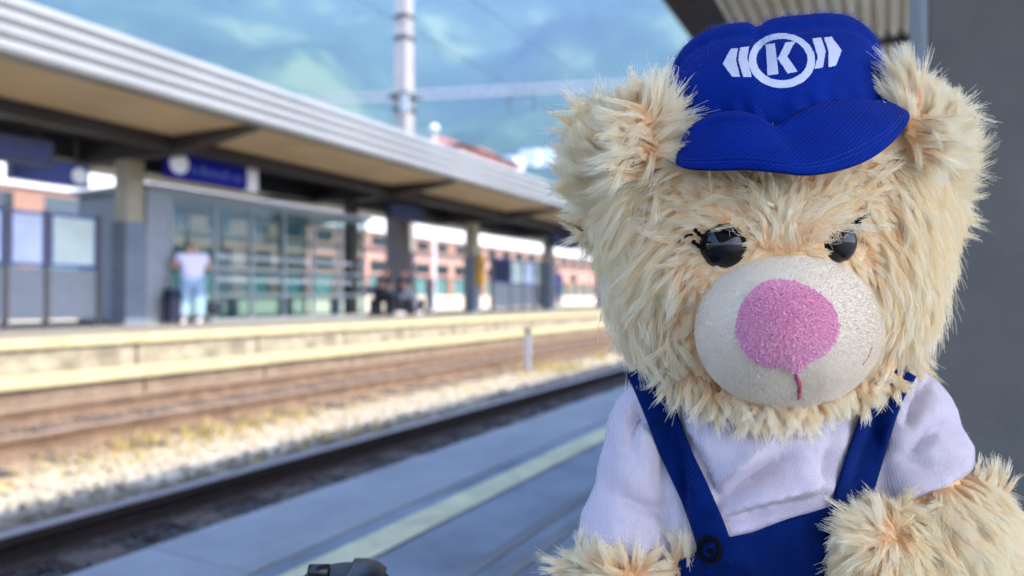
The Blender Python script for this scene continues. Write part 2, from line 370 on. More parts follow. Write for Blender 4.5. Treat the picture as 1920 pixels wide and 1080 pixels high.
mp = thing('marker_post', 'slim grey marker post standing in the gravel between the two tracks', 'post', (XatY(990, 5.4), 5.4, ZG))
bx, by = XatY(990, 5.4), 5.4
MB().box(bx - .04, bx + .04, by - .035, by + .035, ZG - .05, ZG + .66).build('pole', M['gantry'], mp)
MB().box(bx - .05, bx + .05, by - .045, by + .045, ZG + .66, ZG + .74).build('post_cap', M['dark_metal'], mp)

# ------------------------------------------------------------------ opposite platform
FE = 8.45
tag(flat('opposite_platform_surface', -12, 120, FE + 0.28, 14.7, ZP2, M['asphalt_sun'], 2, 2), kind='structure')
tag(MB().box(-12, 120, FE + .29, 14.69, ZG - .1, ZP2 - .02).build('opposite_platform_base', M['edge']), kind='structure')
ow = tag(bpy.data.objects.new('opposite_platform_wall', None), kind='structure'); COL.objects.link(ow)
me = MB().box(0, 0.985, FE, FE + .28, ZP2 - .10, ZP2 + .002).mesh('edge_slab', M['ledge'])
for k in range(70): link('edge_slab', me, ow, (-6 + k, 0, (k * 13 % 4) * .0008))
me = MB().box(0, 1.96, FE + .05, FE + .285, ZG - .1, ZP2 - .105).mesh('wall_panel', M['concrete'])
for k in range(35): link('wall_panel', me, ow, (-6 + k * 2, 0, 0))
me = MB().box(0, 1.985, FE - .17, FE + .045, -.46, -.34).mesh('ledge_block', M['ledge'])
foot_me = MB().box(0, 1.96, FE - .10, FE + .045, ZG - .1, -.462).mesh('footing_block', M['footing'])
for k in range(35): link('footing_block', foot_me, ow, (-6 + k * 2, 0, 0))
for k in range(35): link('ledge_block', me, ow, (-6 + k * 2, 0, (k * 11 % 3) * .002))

# canopy over the opposite platform
CB = 3.13; CT = 3.83; FY = 8.30
cn = thing('opposite_canopy', 'long pale metal canopy with beige soffit over the opposite platform', 'canopy', (0, 11.46, ZP2))
hgt = (CT - CB) / 4
for k in range(4):
    z0 = CB + k * hgt; o = 0.035 * k
    prof = [(FY + .22 + o, z0 + hgt - .004), (FY + .04 + o, z0 + hgt - .004), (FY + .015 + o, z0 + hgt * .62), (FY - .02 + o, z0 + hgt * .42), (FY + o, z0 + hgt * .12), (FY + .06 + o, z0 + .004), (FY + .22 + o, z0 + .004)]
    MB().extrude(prof, -12, 120).build('cladding_strip', M['white_metal'], cn)
MB().box(-12, 120, FY + .42, 14.5, CT - .12, CT - .02).build('roof_deck', M['darkroof'], cn)
MB().box(-12, 120, 14.5, 14.7, CB, CT).build('rear_fascia', M['white_metal'], cn)
def soffit_mesh(x0, x1, y0, y1, z, pitch, amp, mat, name='soffit_panel'):
    pr = []; y = y0; k = 0
    while y < y1 - pitch * .5:
        pr += [(y, z), (y + pitch * .62, z), (y + pitch * .70, z + amp), (y + pitch * .92, z + amp)]; y += pitch
    pr.append((y1, z)); b = MB(); n = len(pr)
    b.add([(x0, a, c) for a, c in pr] + [(x1, a, c) for a, c in pr], [(i, i + 1, n + i + 1, n + i) for i in range(n - 1)])
    return b.mesh(name, mat)
BAY = 5.75; X0 = 7.9
sm_me = soffit_mesh(.1, BAY - .1, FY + .21, 10.2, CB + .012, .10, .018, M['soffit']); sm2 = soffit_mesh(.1, BAY - .1, 12.75, 14.5, CB + .012, .10, .018, M['soffit'])
bm_me = MB().add([(-.12, FY + .22, CB - .02), (.12, FY + .22, CB - .02), (.12, 10.2, CB - .26), (-.12, 10.2, CB - .26), (-.12, 12.7, CB - .26), (.12, 12.7, CB - .26), (.12, 14.49, CB - .02), (-.12, 14.49, CB - .02),
                  (-.12, FY + .22, CB + .2), (.12, FY + .22, CB + .2), (.12, 14.49, CB + .2), (-.12, 14.49, CB + .2)],
                 [(0, 1, 2, 3), (3, 2, 5, 4), (4, 5, 6, 7), (8, 11, 10, 9), (0, 8, 9, 1), (7, 6, 10, 11), (0, 3, 4, 7, 11, 8), (1, 9, 10, 6, 5, 2)]).mesh('cross_beam', M['brown'])
col_b = MB().box(-.12, .12, -.12, .12, ZP2, CB - .262).mesh('column', M['brown']); col_u = MB().box(-.16, .16, -.16, .16, ZP2 + 1.75, CB - .262).mesh('column', M['beige']); col_l = MB().box(-.19, .19, -.19, .19, ZP2, ZP2 + 1.748).mesh('column_base', M['greyblue'])
for k in range(-3, 19):
    x = X0 + BAY * k
    link('cross_beam', bm_me, cn, (x, -11.46, -ZP2))
    link('soffit_panel', sm_me, cn, (x, -11.46, -ZP2)); link('soffit_panel', sm2, cn, (x, -11.46, -ZP2))
    if k == 1: link('column', col_b, cn, (x, 0, -ZP2)); continue
    c = link('column', col_u, cn, (x, 0, -ZP2)); link('column_base', col_l, c, (0, 0, 0))
for y in (10.22, 12.52): MB().box(-12, 120, y, y + .22, CB - .20, CB + .35).build('girder', M['brown'], cn)
for y in (10.9, 11.9): MB().box(-12, 120, y, y + .10, CB + .1, CB + .25).build('cable_tray', M['brown'], cn)
# hanging signs
def hex_poly(cx, y, cz, r, n=24): return [(cx + r * math.cos(6.2832 * i / n), y, cz + r * math.sin(6.2832 * i / n)) for i in range(n)]
def disc(b, cx, y, cz, r, n=24):
    vs = hex_poly(cx, y, cz, r, n) + hex_poly(cx, y + .01, cz, r, n)
    return b.add(vs, [tuple(range(n)), tuple(range(n, 2 * n))[::-1]] + [(i, (i + 1) % n, n + (i + 1) % n, n + i) for i in range(n)])
def text_mesh(s, size, mat, name='lettering'):
    c = bpy.data.curves.new('t', 'FONT'); c.body = s; c.size = size; c.extrude = .003; c.align_x = 'RIGHT'
    o = bpy.data.objects.new('t', c); COL.objects.link(o); bpy.context.view_layer.update(); me = evaluated(o); bpy.data.objects.remove(o)
    me.name = name; me.materials.clear(); me.materials.append(mat); return me
def sign_at(px0, px1, py0, py1, Y, mat, label, icon=None, text=None, endcap=True, group='blue signs hanging under the opposite canopy', tmat=None, strokes=False):
    x0, x1 = XatY(px0, Y), XatY(px1, Y); dm = .5 * (x0 + x1) * math.cos(TH) + Y * math.sin(TH)
    z1 = CAMH + (558 - py0) * dm / FPX; z0 = CAMH + (558 - py1) * dm / FPX
    t = thing('hanging_sign', label, 'sign', ((x0 + x1) / 2, Y, z0), group)
    MB().box(x0, x1, Y, Y + .18, z0, z1).build('sign_box', mat, t)
    for xx in (x0 + .15, x1 - .15): MB().tube((xx, Y + .09, z1), (xx, Y + .09, CB + .3), .02).build('hanger', M['brown'], t)
    if endcap: MB().box(x1 + .002, x1 + .26, Y - .01, Y + .17, z0 - .01, z1 + .01).build('end_plate', M['sign_white'], t)
    if icon is not None:
        xi = x0 + (x1 - x0) * icon; disc(MB(), xi, Y - .014, (z0 + z1) / 2 - .0, (z1 - z0) * .36).build('round_symbol', M['sign_white'], t)
    if strokes:
        sb_ = MB(); g = random.Random(4); xx = x0 + (x1 - x0) * .26; zz = z0 + (z1 - z0) * .22
        while xx < x1 - .15:
            if g.random() > .14: sb_.box(xx, xx + .022, Y - .005, Y - .001, zz, zz + (z1 - z0) * g.choice((.24, .24, .38)))
            xx += g.choice((.045, .06, .075))
        sb_.build('lettering', M['sign_mark'], t)
    if text:
        me = text_mesh(text, (z1 - z0) * .62, tmat or M['sign_mark']); o = link('lettering', me, t, (x1 - .10 - (x0 + x1) / 2, -.006, (z1 - z0) * .28))
        o.rotation_euler = (math.pi / 2, 0, 0)
    return t
sign_at(318, 462, 290, 344, 10.6, M['sign_blue'], 'bright blue hanging sign with white round symbol and white end plate', icon=.10, strokes=True)
sign_at(22, 165, 301, 343, 11.0, M['sign_faded'], 'pale blue hanging sign with round white symbol at its right end', icon=.86, endcap=False)
sign_at(-150, 98, 246, 297, 10.45, M['navy'], 'dark navy station name board cut by the frame edge, faint lettering', endcap=False, text='Innsbruck-Hbf', tmat=M['sign_faded'])
sign_at(733, 792, 385, 412, 10.6, M['navy'], 'small navy sign hanging before the brown pillar beyond the glass shelter', endcap=False)
sign_at(1035, 1078, 405, 465, 10.6, M['navy'], 'far navy sign hanging just beside the toy bear', endcap=False)

# information boards
def boards(posts, label, mats):
    t = thing('information_board', label, 'board', (posts[0], 11.8, ZP2), 'information boards on the opposite platform')
    for p in posts: MB().box(p - .035, p + .035, 11.76, 11.86, ZP2, ZP2 + 1.86).build('post', M['post'], t)
    for i, (a, b) in enumerate(zip(posts, posts[1:])):
        MB().box(a + .037, b - .037, 11.79, 11.83, ZP2 + .12, ZP2 + .93).build('lower_panel', M['grey'], t)
        f = MB().box(a + .045, b - .045, 11.775, 11.835, ZP2 + .96, ZP2 + 1.82).build('display_case', M['poster_blue'], t)
        MB().box(a + .085, b - .085, 11.768, 11.774, ZP2 + 1.01, ZP2 + 1.77).build('poster', mats[i % len(mats)], f)
    return t
boards([3.9, 4.65, 5.4, 6.13, 6.73, 7.57], 'row of blue framed timetable cases on grey panels left of the beige column', [M['paper'], M['paper'], M['paper'], M['paper'], M['paper_green']])
boards([21.3, 22.6, 23.6, 24.6, 25.7], 'far row of display cases, first one navy, beside the toy bear', [M['navy'], M['paper_green'], M['paper'], M['paper_green']])

# glass shelter
SY = 11.35; sx0 = XatY(276, SY); sx1 = XatY(682, SY); SZ = ZP2; ST = 2.40
sh = thing('glass_shelter', 'long glazed waiting room with grey frame behind the standing person', 'shelter', (sx0, SY, SZ))
xs = [sx0, XatY(318, SY), XatY(403, SY)] + list(np.linspace(XatY(403, SY), sx1, 6)[1:])
for x in xs:
    MB().box(x - .03, x + .03, SY - .03, SY + .03, SZ, ST).build('upright', M['frame'], sh)
    MB().box(x - .03, x + .03, SY + 1.87, SY + 1.93, SZ, ST).build('upright', M['frame'], sh)
for y in (SY, SY + 1.9):
    for z in (SZ + .04, SZ + .52, SZ + 1.02, ST - .04): MB().box(sx0 + .031, sx1 - .031, y - .022, y + .022, z - .03, z + .03).build('crossbar', M['frame'], sh)
MB().box(sx0 - .1, sx1 + .1, SY - .15, SY + 2.05, ST + .002, ST + .10).build('flat_roof', M['gantry'], sh)
MB().box(xs[0] + .032, xs[1] - .032, SY - .012, SY + .012, SZ + .07, ST - .07).build('solid_panel', M['grey'], sh)
MB().box(xs[0] - .02, xs[0] + .02, SY + .032, SY + 1.868, SZ + .07, ST - .07).build('solid_panel', M['grey'], sh)
for y in (SY, SY + 1.9):
    for i, (a, b) in enumerate(zip(xs, xs[1:])):
        if i == 0 and y == SY: continue
        MB().box(a + .032, b - .032, y - .004, y + .004, SZ + .07, ST - .07).build('pane', M['glass'], sh)
        if y == SY and i >= 2:
            for zb in (1.22, .78):
                dd = MB(); xx = a + .06
                while xx < b - .08: dd.box(xx, xx + .03, y - .009, y - .006, SZ + zb, SZ + zb + .09); xx += .065
                dd.build('frosted_marking', M['sign_white'], sh)
bn = thing('waiting_bench', 'grey bench inside the glass shelter on the opposite platform', 'bench', (12.3, SY + 1.2, SZ))
MB().box(10.9, 14.6, SY + 1.0, SY + 1.45, SZ + .42, SZ + .47).build('seat', M['dark_metal'], bn)
for x in (11.1, 12.7, 14.4): MB().box(x - .03, x + .03, SY + 1.1, SY + 1.4, SZ, SZ + .418).build('leg', M['frame'], bn)

# brown pillar, ticket box
bx = XatY(746, 13.0)
bp_ = thing('brown_pillar', 'wide brown clad pillar behind the seated people', 'pillar', (bx, 13, ZP2))
MB().box(bx - .28, bx + .28, 12.75, 13.25, ZP2 + .16, CB + .2).build('shaft', M['post'], bp_)
MB().box(bx - .31, bx + .31, 12.72, 13.28, ZP2, ZP2 + .158).build('plinth', M['brown'], bp_)
cx = X0 + 2 * BAY
yb = thing('ticket_validator', 'yellow ticket box mounted on the canopy column past the pillar', 'ticket machine', (cx, 11.2, ZP2 + .9))
MB().box(cx - .13, cx + .13, 11.08, 11.26, ZP2 + .85, ZP2 + 1.75).build('housing', M['yellow_box'], yb)
MB().box(cx - .08, cx + .08, 11.072, 11.079, ZP2 + 1.35, ZP2 + 1.55).build('display', M['dark_metal'], yb)
# luggage by the person
px_ = XatY(326, 11.0)
lg = thing('navy_suitcase', 'dark navy upright suitcase standing left of the person in lilac shirt', 'suitcase', (px_, 11.06, ZP2))
MB().box(px_ - .09, px_ + .11, 10.95, 11.17, ZP2 + .05, ZP2 + .62).build('shell', M['navy_cloth'], lg)
MB().tube((px_ - .1, 11.06, ZP2 + .62), (px_ - .1, 11.06, ZP2 + .82), .01).tube((px_ + .1, 11.06, ZP2 + .62), (px_ + .1, 11.06, ZP2 + .82), .01).tube((px_ - .11, 11.06, ZP2 + .82), (px_ + .11, 11.06, ZP2 + .82), .013).build('handle', M['dark_metal'], lg)
for s in (-1, 1): MB().tube((px_ + s * .08, 11.0, ZP2 + .025), (px_ + s * .08, 11.03, ZP2 + .025), .025).build('wheel', M['dark_metal'], lg)
px2 = XatY(398, 11.1)
lg2 = thing('navy_backpack', 'small navy bag on the ground right of the person in lilac shirt', 'bag', (px2, 11.1, ZP2))
link('bag_body', skin_mesh('bag_body', [(px2, 11.1, ZP2 + .14), (px2, 11.1, ZP2 + .42)], [(0, 1)], [.13, .11], M['navy_cloth']), lg2)
MB().tube((px2 - .05, 11.1, ZP2 + .50), (px2 + .05, 11.1, ZP2 + .50), .012).tube((px2 - .05, 11.1, ZP2 + .42), (px2 - .05, 11.1, ZP2 + .50), .012).tube((px2 + .05, 11.1, ZP2 + .42), (px2 + .05, 11.1, ZP2 + .50), .012).build('handle', M['dark_metal'], lg2)

# ------------------------------------------------------------------ people
def person(loc, rz, label, pose, top, bottom, hgt=1.65, bow=.0, shoes='sign_white', group='people on the opposite platform'):
    t = thing('person', label, 'person', loc, group); t.rotation_euler = (0, 0, rz); k = hgt / 1.75
    S = lambda *p: Vector(p) * k
    if pose == 'stand':
        hip = S(0, 0, .92); kn = [S(s * .11, .02, .50) for s in (-1, 1)]; an = [S(s * .12, 0, .09) for s in (-1, 1)]; toe = [S(s * .13, .17, .04) for s in (-1, 1)]
        hj = [S(s * .09, 0, .88) for s in (-1, 1)]
    else:
        hip = S(0, 0, .50); hj = [S(s * .09, .03, .50) for s in (-1, 1)]; kn = [S(s * .12, .46, .52) for s in (-1, 1)]; an = [S(s * .12, .52, .09) for s in (-1, 1)]; toe = [S(s * .13, .68, .04) for s in (-1, 1)]
    lean = .0 if pose == 'stand' else .12
    wa = hip + S(0, lean * .3, .17); ch = hip + S(0, lean * .7, .38); nk = hip + S(0, lean + .03, .56); hd = nk + S(0, .03 + bow * .10, .13 - bow * .05); hdt = hd + S(0, bow * .08, .09 - .03 * bow)
    sh_ = [hip + S(s * .18, lean, .50) for s in (-1, 1)]
    el = [hip + S(s * .27, lean + .06, .25) for s in (-1, 1)]
    wr = [hip + S(s * .10, lean + .27, .28) for s in (-1, 1)]; hn = [w_ + S(-.0, .07, .02) for w_ in wr]
    pts = [hip, wa, ch, nk, hd, hdt]; rad = [.13, .12, .14, .055, .085, .075]; ed = [(0, 1), (1, 2), (2, 3), (3, 4), (4, 5)]
    for i in range(2):
        b = len(pts); pts += [hj[i], kn[i], an[i], toe[i]]; rad += [.085, .06, .042, .035]; ed += [(0, b), (b, b + 1), (b + 1, b + 2), (b + 2, b + 3)]
        b = len(pts); pts += [sh_[i], el[i], wr[i], hn[i]]; rad += [.055, .042, .03, .035]; ed += [(2, b), (b, b + 1), (b + 1, b + 2), (b + 2, b + 3)]
    L = lambda nm, me: link(nm, me, t, (0, 0, 0))
    L('body', skin_mesh('body', pts, ed, [r * k for r in rad], M['skin']))
    p2 = [hip + S(0, 0, -.03), wa, ch, hip + S(0, lean, .50)]; r2 = [(.20, .155), (.19, .15), (.20, .16), .095]; e2 = [(0, 1), (1, 2), (2, 3)]
    for i in range(2):
        b = len(p2); p2 += [sh_[i], (sh_[i] + el[i]) / 2 + S(0, 0, -.03)]; r2 += [.09, .085]; e2 += [(2, b), (b, b + 1)]
    L('shirt', skin_mesh('shirt', p2, e2, [(r[0] * k, r[1] * k) if isinstance(r, tuple) else r * k for r in r2], M[top]))
    p3 = [hip + S(0, 0, .02)]; r3 = [.15]; e3 = []
    for i in range(2):
        b = len(p3); p3 += [hj[i], kn[i], an[i] + S(0, 0, .04)]; r3 += [.12, .095, .08]; e3 += [(0, b), (b, b + 1), (b + 1, b + 2)]
    L('trousers', skin_mesh('trousers', p3, e3, [r * k for r in r3], M[bottom]))
    for i in range(2): L('shoe', skin_mesh('shoe', [an[i] + S(0, -.03, -.035), toe[i] + S(0, .02, .005)], [(0, 1)], [.05 * k, .042 * k], M[shoes]))
    L('hair', skin_mesh('hair', [hd + S(0, -.03, .02), hdt + S(0, -.02, .02)], [(0, 1)], [.092 * k, .085 * k], M['hair_dark']))
    return t
px_ = XatY(360, 11.02)
person((px_, 11.02, ZP2), math.radians(-25), 'standing person in lilac white shirt and pale jeans, head bowed, before the glass shelter', 'stand', 'tee_lilac', 'jeans_pale', 1.50, 1.0).scale = (1.32, 1.15, 1)
for px, lab, tp, bt in ((746, 'seated person in black top with bare arms, leaning forward beside the brown pillar', 'black_cloth', 'grey_cloth'), (712, 'seated person in dark clothes at the shelter end of the bench', 'black_cloth', 'black_cloth')):
    person((XatY(px, 11.9), 11.9, ZP2), math.radians(-150 if px == 746 else -170), lab, 'sit', tp, bt, 1.72, .3)
person((XatY(806, 12.2), 12.2, ZP2), math.radians(-100), 'standing child in dusty pink top right of the brown pillar', 'stand', 'pink_cloth', 'grey_cloth', 1.15, .2)
person((XatY(1046, 11.9), 11.9, ZP2), math.radians(90), 'far standing person in blue shirt close to the toy bear', 'stand', 'blue_cloth', 'grey_cloth', 1.7, .1)
b2 = thing('platform_bench', 'dark bench under the seated people by the brown pillar', 'bench', (XatY(760, 12.1), 12.1, ZP2))
xa, xb = XatY(705, 12.0), XatY(790, 12.2)
MB().box(xa, xb, 11.85, 12.3, ZP2 + .40, ZP2 + .44).build('seat', M['dark_metal'], b2)
MB().box(xa, xb, 12.34, 12.38, ZP2 + .52, ZP2 + .80).build('backrest', M['frame'], b2)
for x in np.linspace(xa + .2, xb - .2, 4): MB().box(x - .03, x + .03, 11.95, 12.36, ZP2, ZP2 + .398).build('leg', M['dark_metal'], b2)

# ------------------------------------------------------------------ station building beyond
BY = 30.0; zc = CAMH
sb = thing('station_building', 'long terracotta and white station building seen beneath the opposite canopy', 'building', (50, BY, ZG))
MB().box(4, 130, BY, BY + 12, ZG, zc + .15).build('plinth_wall', M['cream'], sb)
MB().box(4, 130, BY + .3, BY + 12, zc + .15, zc + 1.55).build('ground_floor_wall', M['frame'], sb)
MB().box(4, 130, BY, BY + 12, zc + 1.55, zc + 2.95).build('lower_band', M['pink'], sb)
MB().box(4, 130, BY + .3, BY + 12, zc + 2.95, zc + 3.25).build('shadow_gap', M['frame'], sb)
MB().box(4, 130, BY, BY + 12, zc + 3.25, zc + 4.35).build('upper_band', M['orange'], sb)
MB().box(4, 130, BY - .15, BY + 12, zc + 4.35, zc + 5.5).build('white_cornice', M['white'], sb)
MB().box(4, 130, BY + .3, BY + 12, zc + 5.5, zc + 9.0).build('upper_storey', M['white'], sb)
MB().box(3, 131, BY - .5, BY + 12.5, zc + 9.0, zc + 9.4).build('roof', M['redroof'], sb)
wm = MB().box(0, 1.9, BY + .22, BY + .295, zc + .22, zc + 1.5).mesh('window', M['teal']); wf = MB().box(.93, .99, BY + .18, BY + .218, zc + .22, zc + 1.5).mesh('glazing_bar', M['frame'])
wm2 = MB().box(.1, 1.95, BY - .02, BY + .02, zc + 1.72, zc + 2.50).mesh('window', M['dark_glass'])
wm4 = MB().box(.3, 1.75, BY - .02, BY + .02, zc + 3.45, zc + 4.1).mesh('window', M['dark_glass'])
wm3 = MB().box(.2, 1.8, BY + .2, BY + .295, zc + 6.0, zc + 8.2).mesh('window', M['dark_glass'])
pm = MB().box(-.35, .30, BY - .05, BY + .29, zc + .15, zc + 1.55).mesh('pier', M['orange']); pm2 = MB().box(-.4, .4, BY - .1, BY + .29, zc + 5.5, zc + 9.0).mesh('pier', M['pink'])
L0 = Vector((-50, -BY, -ZG))
for k in range(46):
    x = 6 + 2.6 * k; off = Vector((x, 0, 0)) + L0
    w_ = link('window', wm, sb, off + Vector((.35, 0, 0))); link('glazing_bar', wf, w_, (0, 0, 0))
    link('window', wm4, sb, off + Vector((.3, 0, 0)))
    if k < 22 or k % 3 == 1: link('window', wm2, sb, off + Vector((.3, 0, 0)))
    link('window', wm3, sb, off + Vector((.3, 0, 0))); link('pier', pm, sb, off); link('pier', pm2, sb, off)

# distant buildings
def house(px, pyTop, d, wdt, hgt, label, wall, name='distant_house', base=None, roofh=2.6):
    c = W(px, pyTop, d); x, y, zt = c; z0 = zt - hgt - roofh if base is None else base
    t = thing(name, label, 'building', (x, y, z0), 'houses beyond the canopy'); a = wdt / 2; b = wdt * .4
    MB().box(x - a, x + a, y - b, y + b, z0, zt - roofh).build('wall', wall, t)
    zr = zt - roofh; e = .6
    MB().add([(x - a - e, y - b - e, zr), (x + a + e, y - b - e, zr), (x + a + e, y + b + e, zr), (x - a - e, y + b + e, zr), (x - a * .35, y, zt), (x + a * .35, y, zt)],
             [(0, 1, 5, 4), (1, 2, 5), (2, 3, 4, 5), (3, 0, 4), (0, 3, 2, 1)]).build('roof', M['redroof'], t)
    for i in range(4):
        xx = x - a + (i + .5) * wdt / 4
        for q in range(2):
            if zr - 3.2 * q - 2.2 > z0: MB().box(xx - .5, xx + .5, y - b - .05, y - b - .004, zr - 3.2 * q - 2.2, zr - 3.2 * q - .7).build('window', M['dark_glass'], t)
    return t
house(845, 262, 95, 15, 17, 'red roofed building peeking above the opposite canopy', M['pink'], 'town_house', base=ZG - .1)
house(905, 278, 110, 9, 18, 'small pinkish house right of the red roofed building', M['pink'], 'town_house', base=ZG - .1)
def on_hill(px, py):
    dv = Vector(W(px, py, 1.0) - CAM).normalized(); h = mt_bvh.ray_cast(Vector(CAM), dv)
    return h[0]
for px, py, lab in ((958, 305, 'white hillside house low on the wooded slope above the canopy end'), (1000, 292, 'cream hillside house in the middle of the three on the slope'), (1035, 290, 'long white hillside house highest beside the bear ear')):
    h = on_hill(px, py)
    if h is None: continue
    d = float((np.array(h) - CAM) @ Fv); hh = 14 * d / 900
    c = np.array(h); t = house(px, py - 12, d * .985, 30 * d / 900, hh, lab, M['white'], base=float(h[2]) - 30, roofh=3)
# lamp with white globe
lx = W(815, 241, 36); lp = thing('lamp_post', 'white globe lamp rising behind the opposite canopy', 'lamp', (lx[0], lx[1], ZG))
MB().tube((lx[0], lx[1], ZG - .1), (lx[0], lx[1], lx[2] - .2), .09, .06).build('pole', M['white'], lp)
MB().tube((lx[0], lx[1], lx[2] - .2), (lx[0], lx[1], lx[2]), .14, .28).tube((lx[0], lx[1], lx[2]), (lx[0], lx[1], lx[2] + .22), .28, .1).build('lamp_head', M['white'], lp)
# catenary mast
mY = 16.5; mX = XatY(757, mY); ms = thing('catenary_mast', 'tall pale steel overhead line mast rising behind the opposite canopy', 'mast', (mX, mY, ZG))
HM = 16.0
def taper(z): return .37 - .008 * z
MB().add([(mX - taper(0) * .9, mY - taper(0) * .9, ZG - .1), (mX + taper(0) * .9, mY - taper(0) * .9, ZG - .1), (mX + taper(0) * .9, mY + taper(0) * .9, ZG - .1), (mX - taper(0) * .9, mY + taper(0) * .9, ZG - .1)] +
         [(mX + a * taper(HM) * .9, mY + b * taper(HM) * .9, HM) for a, b in ((-1, -1), (1, -1), (1, 1), (-1, 1))],
         [(0, 3, 2, 1), (4, 5, 6, 7), (0, 1, 5, 4), (1, 2, 6, 5), (2, 3, 7, 6), (3, 0, 4, 7)]).build('shaft', M['mast'], ms)
dm = mX * math.cos(TH) + mY * math.sin(TH)
for py, ww in ((30, 1.02), (70, 1.06), (180, 1.5), (205, 1.1)):
    z = CAMH + (558 - py) * dm / FPX; r = taper(z) * ww
    MB().box(mX - r, mX + r, mY - r, mY + r, z - .08, z + .06).build('clamp', M['dark_metal'], ms)
z = CAMH + (558 - 195) * dm / FPX
MB().box(mX - .55, mX - .36, mY - .5, mY - .2, z - .45, z + .25).build('junction_box', M['gantry'], ms)
MB().tube((mX, mY - .35, z + .2), (mX + .1, mY - 1.1, z + .25), .045).build('cantilever_arm', M['gantry'], ms)
# gantry beam further away
A = W(430, 196, 62); B = W(1330, 150, 62)
gt = thing('overhead_gantry', 'pale horizontal lattice gantry spanning the tracks in front of the mountain', 'gantry', (A[0], A[1], ZG))
n = 26
for dz in (-.32, .32): MB().tube(A + np.array([0, 0, dz]), B + np.array([0, 0, dz]), .09, n=6).build('chord', M['gantry'], gt)
lt = MB()
for i in range(n * 2):
    p, q = A + (B - A) * i / (2 * n), A + (B - A) * (i + 1) / (2 * n); s = .32 if i % 2 else -.32
    lt.tube(p + np.array([0, 0, s]), q + np.array([0, 0, -s]), .05, n=5)
lt.build('lattice', M['gantry'], gt)
for Pq in (A, B): MB().box(Pq[0] - .3, Pq[0] + .3, Pq[1] - .3, Pq[1] + .3, ZG - .1, Pq[2] + .6).build('leg', M['gantry'], gt)
for px in (955, 1000, 1130):
    q = A + (B - A) * (px - 430) / 900.; MB().tube(q + np.array([0, 0, -.3]), q + np.array([0, 0, -2.0]), .07, n=6).build('insulator', M['dark_metal'], gt)
for yy, zz, lab in ((2.88, 4.9, 'overhead contact wire above the near track'), (6.82, 4.9, 'overhead contact wire above the second track'), (6.82, 6.1, 'upper carrier wire above the second track'), (18.0, 5.6, 'overhead wire beyond the opposite canopy')):
    tag(MB().tube((-10, yy, zz), (150, yy, zz), .007, n=5).build('overhead_wire', M['wire']), lab, 'wire', 'overhead wires')

# ------------------------------------------------------------------ near canopy and column
cz = CAMH + 1.87; ce = 1.22
nc = thing('near_canopy', 'corrugated beige canopy with dark edge beam above the near platform', 'canopy', (0, -2, cz))
MB().box(-12, 90, ce - .27, ce, cz, cz + .26).build('edge_beam', M['brown'], nc)
MB().box(-12, 90, ce + .002, ce + .03, cz + .03, cz + .27).build('fascia', M['beige'], nc)
me = soffit_mesh(0, 5.9, -2.9, ce - .272, cz + .03, .085, .040, M['soffit_dirty'])
for k in range(17): link('soffit_panel', me, nc, (-12 + 6 * k, 2, -cz))
MB().box(-12, 90, -2.9, ce - .28, cz + .18, cz + .24).build('roof_deck', M['darkroof'], nc)
for k in range(16): MB().box(-6.1 + 6 * k, -6.0 + 6 * k, -2.9, ce - .275, cz - .0, cz + .17).build('cross_beam', M['brown'], nc)
kc = thing('steel_column', 'thick dark grey column standing close behind the toy bear', 'column', (1.75, -.3, 0))
MB().box(1.50, 2.15, -.62, -.074, 0.012, cz + .17).build('shaft', M['column_near'], kc)
MB().box(1.497, 2.15, -.072, -.060, 0.012, cz + .17).build('lit_side', M['column_lit'], kc)
MB().box(1.40, 2.42, -.72, -.03, 0, .010).build('base_plate', M['dark_metal'], kc)

